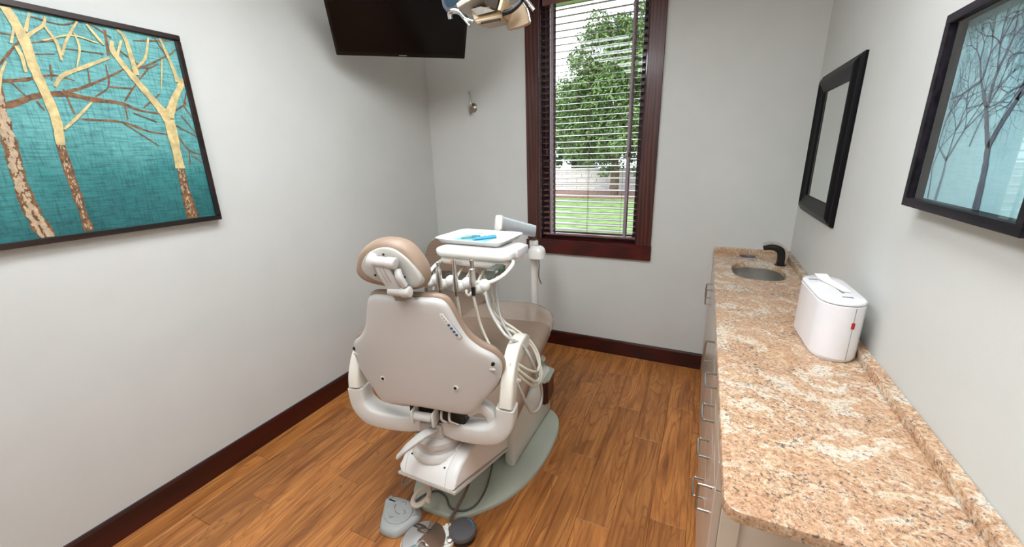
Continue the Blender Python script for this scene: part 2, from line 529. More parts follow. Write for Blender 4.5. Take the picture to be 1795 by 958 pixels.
def pillow(bm, outline, prof, surf, steps=(0.8, 0.55, 0.3, 0.1), dome=(0, 0)):
    """outline [(w,z)] star shaped; prof [(inset, depth)] from back face to front; surf(w,z)->v"""
    n = len(outline)
    cx = sum(p[0] for p in outline) / n
    cz = sum(p[1] for p in outline) / n
    rad = sum(math.hypot(p[0] - cx, p[1] - cz) for p in outline) / n
    def ring(inset, d, s=1.0, dd=0.0):
        out = []
        for (a, b) in outline:
            r = math.hypot(a - cx, b - cz)
            k = (r - inset) / r * s
            aa, bb = cx + (a - cx) * k, cz + (b - cz) * k
            out.append((aa, surf(aa, bb) + d + dd, bb))
        return out
    rings = [ring(prof[0][0], prof[0][1], s, -dome[0] * (1 - s * s)) for s in reversed(steps)]
    rings += [ring(i, d) for i, d in prof]
    rings += [ring(prof[-1][0], prof[-1][1], s, dome[1] * (1 - s * s)) for s in steps]
    return loft(bm, rings)

def smooth_closed(pts, n=5):
    P = [Vector((p[0], p[1], 0)) for p in pts]
    m = len(P)
    out = []
    for i in range(m):
        a, b, c, d = P[i - 1], P[i], P[(i + 1) % m], P[(i + 2) % m]
        for k in range(n):
            t = k / n
            q = 0.5 * ((2 * b) + (c - a) * t + (2 * a - 5 * b + 4 * c - d) * t * t + (3 * b - a - 3 * c + d) * t ** 3)
            out.append((q.x, q.y))
    return out

def dup(root, loc, rz=None, label=None, group=None):
    r = root.copy(); COL.objects.link(r); r.location = loc
    if rz is not None: r.rotation_euler = (0, 0, rz)
    if label: r['label'] = label
    if group: r['group'] = group
    for ch in list(root.children):
        c = ch.copy(); COL.objects.link(c); c.parent = r
        for g in list(ch.children):
            d = g.copy(); COL.objects.link(d); d.parent = c
    return r

# ---------------------------------------------------------------- room
XL, XR, YB, YF, ZC = -2.209, 0.537, 3.029, -1.60, 2.743
WX0, WX1, WZ0, WZ1 = -1.19, -0.42, 0.925, 2.66      # window opening
def struct(name, bm, m, smooth=0, parent=None):
    o = finish(name, bm, m, parent, smooth)
    if parent is None: o['kind'] = 'structure'
    return o
bm = B(); box(bm, (XL - .12, YF - .12, -0.20), (XR + .12, YB + .14, -0.004))
floor = struct('floor', bm, M['hole'])
bm = B(); box(bm, (XL - .12, YF - .12, ZC), (XR + .12, YB + .14, ZC + .1)); struct('ceiling', bm, M['ceiling'])
bm = B(); box(bm, (XL - .12, YF - .12, -0.2), (XL, YB + .14, ZC)); struct('wall_left', bm, M['wall'])
bm = B(); box(bm, (XR, YF - .12, -0.2), (XR + .12, YB + .14, ZC)); struct('wall_right', bm, M['wall'])
bm = B(); box(bm, (XL, YF - .12, -0.2), (XR, YF, ZC)); struct('wall_front', bm, M['wall'])
bm = B()
for lo, hi in (((XL, YB, -.2), (WX0, YB + .14, ZC)), ((WX1, YB, -.2), (XR, YB + .14, ZC)), ((WX0, YB, -.2), (WX1, YB + .14, WZ0)), ((WX0, YB, WZ1), (WX1, YB + .14, ZC))):
    box(bm, lo, hi)
struct('wall_back', bm, M['wall'])
# floor planks
PW, PL = 0.152, 0.92
def plank_mesh(l, wd):
    t = bmesh.new()
    a, g = 0.0016, 0.0004
    pts = [(-wd / 2 + g, g), (wd / 2 - g, g), (wd / 2 - g, l - g), (-wd / 2 + g, l - g)]
    loft(t, [[(x, y, -0.004) for x, y in pts], [(x, y, -0.0012) for x, y in pts],
             [(x + (a if x < 0 else -a), y + (a if y < l / 2 else -a), 0.0) for x, y in pts]], (False, True))
    bmesh.ops.recalc_face_normals(t, faces=t.faces)
    me = bpy.data.meshes.new('plank'); t.to_mesh(me); t.free()
    me.materials.append(M['plank'])
    return me
cache = {}
ncol = int(math.ceil((XR - XL) / PW))
offs = [0.1, 0.52, 0.31, 0.74, 0.02, 0.6, 0.25, 0.83, 0.45]
for i in range(ncol):
    x0 = XL + i * PW; x1 = min(XR, x0 + PW)
    y = YF - offs[i % 9] * PL
    while y < YB:
        a, b = max(y, YF), min(y + PL, YB)
        if b - a > 0.02:
            key = (round(b - a, 3), round(x1 - x0, 3))
            if key not in cache: cache[key] = plank_mesh(*key)
            o = bpy.data.objects.new('plank', cache[key]); COL.objects.link(o); o.parent = floor
            o.location = ((x0 + x1) / 2, a, 0)
        y += PL
# baseboards
bm = B(); prism(bm, [(XL, 0), (XL + .017, 0), (XL + .017, .112), (XL + .012, .124), (XL, .124)], [(0, YF), (0, YB)], lambda a, b, h: (a, h, b))
struct('baseboard_left', bm, M['mahogany_y'])
bm = B(); prism(bm, [(YB, 0), (YB - .017, 0), (YB - .017, .112), (YB - .012, .124), (YB, .124)], [(0, XL + .017), (0, 0.10)], lambda a, b, h: (h, a, b))
struct('baseboard_back', bm, M['mahogany_x'])
bm = B(); box(bm, (XL + .017, YF, 0), (XR, YF + .017, .124), .003, 1); struct('baseboard_front', bm, M['mahogany_x'])

# window
win = thing('window_1', None, None, (0, 0, 0)); win['kind'] = 'structure'
def wpart(n, lo, hi, m, bev=.003):
    b = B(); box(b, lo, hi, bev, 1); return finish(n, b, m, win, 30)
wpart('casing', (-1.293, YB - .02, WZ0), (WX0, YB, 2.742), M['casing_z'])
wpart('casing', (WX1, YB - .02, .918), (-.3185, YB, 2.742), M['casing_z'])
wpart('casing', (WX0, YB - .02, WZ1), (WX1, YB, 2.742), M['casing_x'])
wpart('sill', (-1.306, YB - .026, .812), (-.314, YB + .005, .918), M['casing_x'])
wpart('stool', (WX0, YB - .018, .905), (WX1, YB + .12, WZ0 + .004), M['casing_x'])
wpart('jamb_liner', (WX0, YB, WZ0), (WX0 + .012, YB + .10, WZ1), M['jamb'])
wpart('jamb_liner', (WX1 - .012, YB, WZ0), (WX1, YB + .10, WZ1), M['jamb'])
wpart('head_liner', (WX0, YB, WZ1 - .012), (WX1, YB + .10, WZ1), M['jamb'])
GY = YB + .115
M['sash'] = mat('dark_sash', (60, 34, 34), 0.3, var=0.08)
for lo, hi in (((WX0, GY - .02, WZ0), (WX0 + .05, GY + .02, WZ1)), ((WX1 - .05, GY - .02, WZ0), (WX1, GY + .02, WZ1)),
               ((WX0 + .05, GY - .02, WZ0), (WX1 - .05, GY + .02, WZ0 + .05)), ((WX0 + .05, GY - .02, WZ1 - .05), (WX1 - .05, GY + .02, WZ1))):
    wpart('sash_rail', lo, hi, M['sash'])
b = B(); box(b, (WX0 + .05, GY - .003, WZ0 + .05), (WX1 - .05, GY + .003, WZ1 - .05)); finish('glass_pane', b, M['glass'], win, 0)

# blind
blind = thing('window_blind', 'dark wooden slatted blind hanging open in the tall window', 'blind', (0, YB + .052, WZ0))
BX0, BX1 = WX0 + .018, WX1 - .016
b = B(); box(b, (BX0, -.03, WZ1 - WZ0 - .06), (BX1, .028, WZ1 - WZ0 - .013), .003, 1); finish('head_rail', b, M['blind_slat'], blind)
b = B(); box(b, (BX0, -.026, .03), (BX1, .026, .048), .004, 2); finish('bottom_rail', b, M['blind_slat'], blind)
sl = bmesh.new()
tl = math.radians(8.5)
ring0 = []
for k, (a, hh) in enumerate(((-.0255, 0), (-.012, .0014), (0, .0019), (.012, .0014), (.0255, 0))):
    ring0.append((a, hh))
prof = [(a, h + .0014) for a, h in ring0] + [(a, h - .0014) for a, h in reversed(ring0)]
loft(sl, [[(x, a * math.cos(tl), h + a * math.sin(tl)) for a, h in prof] for x in (BX0 + .002, BX1 - .002)])
slat0 = finish('slat', sl, M['blind_slat'], blind, 40, (0, 0, .082))
zz = .082 + .0445
while zz < WZ1 - WZ0 - .075:
    o = slat0.copy(); COL.objects.link(o); o.parent = blind; o.location = (0, 0, zz)
    zz += .0445
H_BL = WZ1 - WZ0 - .05
for xx in (BX0 + .075, BX1 - .085):
    for yy in (-.028, .028):
        b = B(); box(b, (xx - .010, yy - .0005, .04), (xx + .010, yy + .0005, H_BL)); finish('ladder_tape', b, M['blind_tape'], blind, 0)
xm = (BX0 + BX1) / 2
for xx in (BX0 + .055, xm - .004, xm + .004, BX1 - .115):
    b = B(); tube(b, [(xx, -.030, .045), (xx, -.030, H_BL)], .0011, 5, 1); finish('ladder_cord', b, M['cord'], blind)
for xx, z0, z1 in ((BX1 - .068, .70, H_BL), (BX1 - .060, .74, H_BL), (BX1 - .078, .66, H_BL), (BX0 + .03, .76, H_BL), (BX0 + .036, .70, H_BL)):
    b = B(); tube(b, [(xx, -.034, z0), (xx, -.034, z1)], .0011, 5, 1); c = finish('pull_cord', b, M['cord'], blind)
    b = B(); tube2(b, [(xx, -.034, z0 - .03), (xx, -.034, z0 - .024), (xx, -.034, z0 - .004), (xx, -.034, z0 + .002)], [.004, .0062, .0048, .002], 10); finish('tassel', b, M['cord'], c)

# ceiling lights, the last two added as unseen fill
for i, (px, py) in enumerate(CEILING_PANELS):
    t = thing('ceiling_light', ('recessed rectangular ceiling light panel over the dental chair', 'added unseen ceiling fill panel brightening the near part of the room', 'added unseen ceiling fill panel brightening the counter side')[i], 'ceiling light', (px, py, ZC))
    b = B()
    for lo, hi in (((-.31, -.61, -.02), (-.28, .61, 0)), ((.28, -.61, -.02), (.31, .61, 0)), ((-.28, -.61, -.02), (.28, -.58, 0)), ((-.28, .58, -.02), (.28, .61, 0))):
        box(b, lo, hi)
    finish('frame', b, M['ceiling'], t, 0)
    b = B(); box(b, (-.28, -.58, -.012), (.28, .58, -.006)); finish('diffuser', b, M['diffuser'], t, 0)

# ---------------------------------------------------------------- outdoors
bm = B(); box(bm, (-16, YB + .16, -.4), (12, 40, -.2))
tag(finish('lawn', bm, M['grass'], None, 0), 'green mown lawn stretching beyond the window', 'lawn', kind='structure')
bm = B(); box(bm, (-11, 16.4, -.2), (4, 19.8, -.17)); tag(finish('mulch_bed', bm, M['mulch'], None, 0), 'brown mulch bed beneath the tree and block wall', 'mulch bed')
bw = thing('boundary_wall', 'low pale block wall behind the tree outside the window', 'wall', (-3.6, 20, -.2))
blk = bmesh.new(); box(blk, (-.245, -.1, 0), (.245, .1, .19), .008, 1)
blk0 = finish('block', blk, M['block'], bw, 0, (-6.0, 0, 0))
for r in range(5):
    for k in range(24):
        if r == 0 and k == 0: continue
        o = blk0.copy(); COL.objects.link(o); o.parent = bw
        o.location = (-6.0 + k * .5 + (r % 2) * .25, random.uniform(-.006, .006), r * .2)
bm = B(); box(bm, (-6.4, -.13, 1.0), (6.4, .13, 1.08), .01, 1); finish('coping', bm, M['block'], bw, 0)

def make_tree(name, label, base, blobs, nleaf, size, trunk_r, m, trunk_top, group=None):
    t = thing(name, label, 'tree', base)
    b = B()
    tube(b, [(0, 0, -.05), (.04, .02, trunk_top * .5), (-.03, .05, trunk_top)], [trunk_r * 1.25, trunk_r, trunk_r * .7], 10, 4)
    for k in range(9):
        a = k * 2.4
        tube(b, [(0, 0, trunk_top * .7), (math.cos(a) * .6, math.sin(a) * .5, trunk_top + .6), (math.cos(a) * 1.5, math.sin(a) * 1.2, trunk_top + 1.8 + .3 * (k % 3))], [trunk_r * .45, trunk_r * .25, .02], 6, 3)
    finish('trunk', b, M['bark'], t)
    rnd = random.Random(len(label))
    vs, fs = [], []
    tot = sum(r ** 2 for _, r in blobs)
    for (c, r) in blobs:
        cnt = int(nleaf * r * r / tot)
        subs = []
        for k in range(max(6, int(22 * r))):
            d = Vector((rnd.gauss(0, 1), rnd.gauss(0, 1), rnd.gauss(0, 1))).normalized() * r * rnd.uniform(.6, 1.0)
            subs.append((Vector(c) + d, r * rnd.uniform(.2, .36)))
        for k in range(cnt):
            sc, sr = rnd.choice(subs)
            d = Vector((rnd.gauss(0, 1), rnd.gauss(0, 1), rnd.gauss(0, 1))).normalized()
            p = sc + d * sr * rnd.uniform(.6, 1.05)
            nn = (d + Vector((0, 0, .6)) + Vector((rnd.gauss(0, .5), rnd.gauss(0, .5), rnd.gauss(0, .5)))).normalized()
            x = nn.orthogonal().normalized()
            x = (Matrix.Rotation(rnd.uniform(0, 6.28), 3, nn) @ x)
            y = nn.cross(x)
            s = size * rnd.uniform(.6, 1.25)
            i0 = len(vs)
            vs += [p - x * s, p + y * s * .42 + nn * s * .1, p + x * s, p - y * s * .42 + nn * s * .1]
            fs.append((i0, i0 + 1, i0 + 2, i0 + 3))
    me = bpy.data.meshes.new('foliage'); me.from_pydata(vs, [], fs); me.materials.append(m)
    o = bpy.data.objects.new('foliage', me); COL.objects.link(o); o.parent = t; o['kind'] = 'stuff'
make_tree('shade_tree', 'tall leafy green shade tree centred in the window view', (-3.46, 17.2, -.17),
          [((q[0] + .5, q[1], q[2] + .12), r_) for q, r_ in [((0, 0, 3.4), 1.9), ((-1.0, .2, 5.0), 1.6), ((-1.9, 0, 3.6), 1.4), ((-1.9, .3, 2.4), 1.1), ((.5, 0, 5.4), 1.25), ((1.2, 0, 3.6), 1.6), ((-1.5, 0, 3.0), 1.5), ((.3, -.4, 2.0), 1.3), ((1.6, .3, 2.2), 1.2), ((-1.3, 0, 1.9), 1.1), ((2.1, .2, 4.9), 1.3), ((0, .3, 6.0), .9), ((2.4, 0, 3.4), 1.4), ((.9, .2, 2.9), 1.4), ((-.6, -.3, 3.9), 1.4)]],
          85000, .08, .17, M['leaf'], 1.8)
make_tree('garden_tree', 'darker bushy tree at the left edge of the window view', (-6.5, 21.6, -.2),
          [((.3, 0, 3.0), 1.5), ((.9, 0, 2.0), 1.2), ((-1.0, 0, 2.6), 1.4), ((.2, 0, 4.2), 1.1), ((1.4, 0, 3.2), 1.0), ((0, 0, 1.6), 1.0)], 20000, .095, .13, M['leaf_dark'], 1.5)

# ---------------------------------------------------------------- painting on the left wall
def ribbon(bm, pl, mp, jit=0.0, rnd=random, taper=True):
    P = [Vector((a, b, c)) for a, b, c in pl]
    Q = spline(P, 5) if len(P) > 2 else [P[0].lerp(P[1], k / 4) for k in range(5)]
    L, Rr = [], []
    for i, p in enumerate(Q):
        d = Q[min(i + 1, len(Q) - 1)] - Q[max(i - 1, 0)]
        n = Vector((-d.y, d.x, 0)).normalized() * p.z * 0.5 * (1 + rnd.uniform(-jit, jit))
        L.append((p.x + n.x, p.y + n.y)); Rr.append((p.x - n.x, p.y - n.y))
    lv = [bm.verts.new(mp(*q)) for q in L]; rv = [bm.verts.new(mp(*q)) for q in Rr]
    for i in range(len(Q) - 1):
        bm.faces.new((lv[i], lv[i + 1], rv[i + 1], rv[i]))
def clampf(v, a, b): return max(a, min(b, v))
GOLD=[[[0.669,2.117,0.0235],[0.688,2.026,0.0308],[0.69,1.934,0.0264],[0.699,1.84,0.0259],[0.703,1.759,0.0264],[0.693,1.674,0.0225]],[[1.063,1.785,0.0436],[1.061,1.69,0.0352],[1.058,1.576,0.0378]],[[1.063,1.785,0.0426],[1.031,1.843,0.0277],[0.991,1.912,0.0245],[0.954,1.977,0.0208],[0.929,2.03,0.0176],[0.934,2.069,0.0112]],[[0.987,1.952,0.019],[0.984,2.031,0.0153],[0.98,2.089,0.0125],[0.961,2.115,0.0081]],[[1.065,1.797,0.0387],[1.103,1.872,0.0256],[1.161,1.963,0.0225]],[[1.134,1.946,0.018],[1.123,2.025,0.0117],[1.104,2.113,0.0085]],[[0.728,1.877,0.0105],[0.76,1.919,0.0122],[0.837,1.963,0.0117],[0.912,2.005,0.0079]],[[0.687,2.021,0.0122],[0.712,2.046,0.01],[0.749,2.079,0.0091],[0.761,2.109,0.0052]],[[0.699,2.048,0.0098],[0.723,2.111,0.0062]],[[0.716,1.73,0.008],[0.76,1.772,0.0097],[0.818,1.833,0.0051]],[[0.769,1.969,0.0068],[0.77,2.026,0.0094],[0.756,2.066,0.0078],[0.749,2.089,0.0052]],[[0.774,1.988,0.0081],[0.798,2.04,0.0076],[0.845,2.114,0.0057]],[[0.805,1.953,0.0042],[0.829,2.02,0.0072],[0.827,2.073,0.0042]],[[0.87,2.111,0.0066],[0.888,2.078,0.0091],[0.906,2.048,0.007]],[[0.736,2.028,0.0051],[0.817,2.062,0.0056],[0.889,2.051,0.0046]],[[0.995,1.983,0.0077],[1.032,2.025,0.0089],[1.062,2.106,0.0063]],[[1.061,1.905,0.0037],[1.093,2.031,0.0066]],[[0.936,2.011,0.0097],[0.965,2.076,0.0082]],[[0.687,2.09,0.0072],[0.654,2.002,0.007]],[[0.663,1.996,0.0095],[0.669,1.964,0.0109],[0.666,1.915,0.0073]],[[0.586,1.84,0.0078],[0.604,1.896,0.0079],[0.627,1.942,0.0046]]]
BROWN=[[[0.593,1.935,0.0256],[0.578,1.794,0.0294],[0.57,1.682,0.0333],[0.561,1.548,0.035],[0.564,1.435,0.0422],[0.58,1.35,0.0503]],[[0.693,1.676,0.0225],[0.692,1.569,0.0243],[0.693,1.468,0.0248],[0.694,1.351,0.0268]],[[1.06,1.571,0.0298],[1.057,1.465,0.0364],[1.06,1.348,0.0435]],[[0.574,1.792,0.0179],[0.615,1.81,0.0175],[0.68,1.842,0.0176],[0.752,1.854,0.0177],[0.823,1.843,0.0178],[0.912,1.837,0.0122],[0.959,1.816,0.0085],[1.052,1.804,0.0075]],[[0.716,1.85,0.0104],[0.794,1.878,0.0092],[0.883,1.927,0.007],[0.963,1.978,0.005]],[[0.596,1.877,0.0112],[0.66,1.891,0.0103],[0.732,1.915,0.0072],[0.789,1.905,0.0042]],[[0.774,1.768,0.0071],[0.894,1.765,0.0081],[0.977,1.732,0.0071],[1.053,1.721,0.0057]],[[0.894,1.765,0.0064],[1.001,1.672,0.0046]],[[0.92,1.838,0.0065],[0.916,1.776,0.0049]],[[0.609,1.928,0.0067],[0.662,1.996,0.0077],[0.7,2.038,0.0049]],[[0.697,2.013,0.0043],[0.768,2.032,0.004]],[[0.701,1.978,0.0037],[0.757,1.989,0.0033]],[[0.895,1.977,0.0047],[0.884,1.898,0.0054],[0.834,1.854,0.0045]],[[0.884,1.896,0.0054],[0.961,1.898,0.0059]],[[0.922,1.845,0.0057],[0.961,1.898,0.0051],[1.038,1.99,0.0045]],[[1.148,1.859,0.0071],[1.073,1.808,0.0067]],[[1.081,1.719,0.0059],[1.112,1.655,0.0061],[1.172,1.631,0.0043]],[[1.112,1.655,0.0051],[1.103,1.593,0.0041]],[[1.12,1.631,0.0041],[1.166,1.591,0.0043]],[[1.134,1.847,0.005],[1.176,1.763,0.0042]],[[1.114,1.805,0.005],[1.172,1.709,0.0043]],[[1.078,1.764,0.0058],[1.164,1.713,0.0042]],[[0.958,1.958,0.005],[1.04,2.001,0.0054],[1.167,2.081,0.006]],[[1.005,2.084,0.0043],[1.165,2.116,0.005]],[[0.749,1.872,0.0054],[0.758,1.786,0.0055]],[[0.621,1.882,0.0046],[0.649,1.833,0.0042]],[[0.669,1.823,0.0062],[0.681,1.792,0.005]],[[0.922,2.104,0.0078],[0.912,2.013,0.0071]],[[0.857,2.133,0.0043],[0.936,2.079,0.0048]],[[0.635,2.03,0.0045],[0.671,2.03,0.0036]],[[0.836,1.958,0.0036],[0.83,1.901,0.0044]],[[0.734,1.95,0.0046],[0.726,1.896,0.0046]],[[0.944,2.043,0.0048],[1.018,1.987,0.0053],[1.07,2.006,0.0046]],[[0.981,1.828,0.0052],[1.052,1.888,0.0046]],[[1.015,1.772,0.0055],[0.939,1.804,0.0042]],[[1.158,1.905,0.0051],[1.134,1.847,0.004]],[[0.753,1.771,0.0041],[0.8,1.813,0.0036]],[[0.725,2.1,0.0037],[0.804,2.094,0.0041],[0.88,2.139,0.0037]],[[0.791,2.013,0.0034],[0.897,2.015,0.0039]],[[1.072,2.138,0.0045],[1.123,2.025,0.0039]]]

PY0, PY1, PZ0, PZ1 = 0.16, 1.181, 1.325, 2.139
pt = thing('tree_painting', 'large framed canvas of gold and brown tree trunks on teal, on the left wall', 'painting', (XL, PY0, PZ0))
PWd, PHt = PY1 - PY0, PZ1 - PZ0
fw, fd = 0.022, 0.042
for lo, hi in (((0, 0, 0), (fd, PWd, fw)), ((0, 0, PHt - fw), (fd, PWd, PHt)), ((0, 0, fw), (fd, fw, PHt - fw)), ((0, PWd - fw, fw), (fd, PWd, PHt - fw))):
    b = B(); box(b, lo, hi, .003, 1); finish('frame_rail', b, M['frame_brown'], pt, 30)
b = B(); box(b, (.004, fw, fw), (.030, PWd - fw, PHt - fw)); cv = finish('canvas', b, M['canvas'], pt, 0)
def pmap(h):
    return lambda a, z: (h, clampf(a - PY0, fw + .002, PWd - fw - .002), clampf(z - PZ0, fw + .002, PHt - fw - .002))
rp = random.Random(3)
b = B()
for k, pl in enumerate(BROWN): ribbon(b, pl, pmap(.0308 + .00006 * k), .22, rp)
for pl in ([(.30, 2.13, .05), (.31, 1.8, .06), (.29, 1.5, .07), (.28, 1.32, .08)], [(.31, 1.85, .03), (.22, 1.98, .02), (.17, 2.1, .015)]): ribbon(b, pl, pmap(.0310), .2, rp)
finish('brown_branch_print', b, M['umber'], pt, 0)
b = B()
for k, pl in enumerate(GOLD): ribbon(b, pl, pmap(.0336 + .00006 * k), .14, rp)
finish('gold_branch_print', b, M['gold'], pt, 0)
b = B()
for k in range(420):
    src = rp.choice(BROWN[:3] + BROWN[:1] * 3)
    i = rp.randrange(len(src) - 1); f = rp.random()
    p = Vector(src[i]).lerp(Vector(src[i + 1]), f)
    x, z = p.x + rp.uniform(-.4, .3) * p.z, p.y
    s = rp.uniform(.0012, .006) * (1.5 if src is BROWN[0] else .8)
    ribbon(b, [(x, z + s * 1.6, s * .4), (x + rp.uniform(-.003, .003), z, s), (x + rp.uniform(-.003, .003), z - s * 1.4, s * .3)], pmap(.0322 + .000003 * k), .6, rp)
finish('pale_flake_print', b, M['flake'], pt, 0)['kind'] = 'stuff'

# ---------------------------------------------------------------- framed tree print on the right wall
FY0, FY1, FZ0, FZ1 = 0.972, 1.455, 1.430, 1.885
fp = thing('framed_tree_print', 'dark deep-framed picture of grey trees on pale blue behind glass, right wall', 'picture', (XR, FY0, FZ0))
FW, FH = FY1 - FY0, FZ1 - FZ0
for lo, hi in (((-.045, 0, 0), (0, FW, .021)), ((-.045, 0, FH - .021), (0, FW, FH)), ((-.045, 0, .021), (0, .021, FH - .021)), ((-.045, FW - .021, .021), (0, FW, FH - .021))):
    b = B(); box(b, lo, hi, .0012, 1); finish('frame_rail', b, M['frame_box'], fp, 30)
b = B(); box(b, (-.010, .021, .021), (-.004, FW - .021, FH - .021)); finish('backdrop', b, M['backdrop'], fp, 0)
b = B(); box(b, (-.036, .021, .021), (-.034, FW - .021, FH - .021)); finish('glass', b, M['glass'], fp, 0)
def ptree(bm, x, z, ang, ln, wd, depth, mp, rnd):
    pts = [(x, z, wd)]
    for k in range(3):
        ang += rnd.uniform(-.16, .16)
        x += math.sin(ang) * ln / 3; z += math.cos(ang) * ln / 3
        pts.append((x, z, wd * (1 - .12 * (k + 1))))
    if x < .024 or x > FW - .024 or z > FH - .03: return
    ribbon(bm, pts, mp, .1, rnd)
    if depth <= 0 or ln < .008: return
    k = 2 if rnd.random() < .65 else 3
    for j in range(k):
        a = ang + (j - (k - 1) / 2) * rnd.uniform(.6, 1.0) + rnd.uniform(-.2, .2)
        ptree(bm, x, z, a, ln * rnd.uniform(.66, .86), wd * .62, depth - 1, mp, rnd)
fmap = lambda h: (lambda a, z: (h, clampf(a, .022, FW - .022), clampf(z, .022, FH - .022)))
r1 = random.Random(11)
b = B(); ptree(b, FW - .262, .02, .12, .13, .026, 9, fmap(-.0112), r1); ptree(b, FW - .42, .02, .03, .12, .022, 8, fmap(-.0112), r1)
finish('dark_tree_print', b, M['print_grey'], fp, 0)
b = B(); ptree(b, FW - .085, .02, .05, .10, .013, 8, fmap(-.0106), r1); ptree(b, FW - .17, .15, -.1, .07, .006, 8, fmap(-.0106), r1); ptree(b, FW - .045, .02, .0, .08, .007, 6, fmap(-.0106), r1)
finish('pale_tree_print', b, M['print_pale'], fp, 0)

# ---------------------------------------------------------------- mirror
mr = thing('wall_mirror', 'rectangular wall mirror in a stepped black frame above the sink', 'mirror', (XR, 2.205, 1.238))
MW, MH = .67, .714
prof = [(0, 0), (0, .010), (.006, .018), (.014, .020), (.020, .026), (.034, .034), (.044, .035), (.056, .028), (.082, .020), (.090, .018), (.096, .010)]
sides = [((0, 0), (1, 0)), ((MW, 0), (0, 1)), ((MW, MH), (-1, 0)), ((0, MH), (0, -1))]
for k, ((ox, oz), (dx, dz)) in enumerate(sides):
    ln = MW if dx else MH
    nx, nz_ = -dz, dx
    b = B()
    loft(b, [[(-h, ox + dx * s + nx * ins, oz + dz * s + nz_ * ins) for ins, h in prof for s in (ins,)],
             [(-h, ox + dx * (ln - ins) + nx * ins, oz + dz * (ln - ins) + nz_ * ins) for ins, h in prof]], (False, False), False)
    finish('frame_rail', b, M['frame_black'], mr, 30)
b = B(); box(b, (-.012, .094, .094), (-.008, MW - .094, MH - .094)); finish('mirror_glass', b, M['mirror'], mr, 0)
b = B(); box(b, (-.007, .01, .01), (0, MW - .01, MH - .01)); finish('backing', b, M['black'], mr, 0)

# ---------------------------------------------------------------- cabinets
CF, DF, CTOP = 0.122, 0.101, 0.882
def handle(parent, p, axis, ln):
    b = B(); d = .034
    a = Vector(p); u = Vector(axis) * ln / 2; o = Vector((-d, 0, 0)); e = Vector(axis) * .007
    tube(b, [a - u, a - u + o * .75, a - u + o + e * 1.0, a + u + o - e * 1.0, a + u + o * .75, a + u], .0042, 8, 3)
    finish('handle', b, M['nickel'], parent)
def cabinet(name, label, y0, y1, fronts, stile=False):
    t = thing(name, label, 'cabinet', (CF, y0, 0), 0, 'cabinets under the granite counter')
    W = y1 - y0
    b = B()
    if name.startswith('sink'):
        D = XR - CF - .004
        for lo, hi in (((0, .0005, .10), (D, W - .0005, .66)), ((0, .0005, .66), (.018, W - .0005, CTOP)), ((D - .018, .0005, .66), (D, W - .0005, CTOP)),
                       ((.018, .0005, .66), (D - .018, .018, CTOP)), ((.018, W - .018, .66), (D - .018, W - .0005, CTOP))):
            box(b, lo, hi)
    else:
        box(b, (0, 0.0005, .10), (XR - CF - .004, W - .0005, CTOP), .001, 1)
    finish('body', b, M['laminate_light'], t, 30)
    b = B(); box(b, (.05, .0005, 0), (XR - CF - .004, W - .0005, .10)); finish('toe_kick', b, M['laminate'], t, 0)
    for kind, a0, a1, z0, z1, hy, hz in fronts:
        b = B(); box(b, (DF - CF, a0 + .0015, z0 + .0015), (-.0005, a1 - .0015, z1 - .0015), .0015, 1)
        d = finish(kind, b, M['laminate'], t, 30)
        if kind == 'door': handle(d, (DF - CF, hy, hz), (0, 0, 1), .088)
        else: handle(d, (DF - CF, hy, hz), (0, 1, 0), .092)
    return t
cabinet('sink_base_cabinet', 'wide champagne two-door base cabinet beneath the sink at the window end', 2.02, YB - .002,
        [('door', 0, .50, .10, .878, .44, .765), ('door', .50, 1.006, .10, .878, .56, .765)])
cabinet('door_cabinet', 'single-door champagne base cabinet between sink cabinet and drawer bank', 1.60, 2.02,
        [('door', 0, .42, .10, .878, .12, .775)])
cabinet('drawer_cabinet', 'champagne drawer bank with four horizontal handles beneath the counter', 1.18, 1.60,
        [('drawer', 0, .42, .785, .878, .19, .835), ('drawer', 0, .42, .685, .785, .14, .74), ('drawer', 0, .42, .47, .685, .13, .605), ('drawer', 0, .42, .10, .47, .16, .41)])
c4 = cabinet('end_cabinet', 'narrow champagne cabinet at the near open end of the counter', .98, 1.18,
        [('drawer_front', 0, .20, .82, .878, .10, .85), ('drawer_front', 0, .20, .73, .82, .10, .775), ('door', 0, .20, .10, .73, .085, .62)])
for o in list(c4.children):
    if o.name.startswith('drawer_front'):
        for h_ in list(o.children): bpy.data.objects.remove(h_)
b = B(); box(b, (0, -.012, .10), (.045, -.0005, CTOP), .001, 1); finish('end_stile', b, M['laminate_light'], c4, 30)
dn = [c for c in c4.children if c.name.startswith('door')][0]
b = B(); lathe(b, [(.018, 0), (.020, .002), (.016, .005), (.012, .003)], (0, 0, 0), 20)
g = finish('grommet', b, M['black'], dn); g.rotation_euler = (0, -PI / 2, 0); g.location = (DF - CF, .05, .44); g['label'] = 'black round grommet'

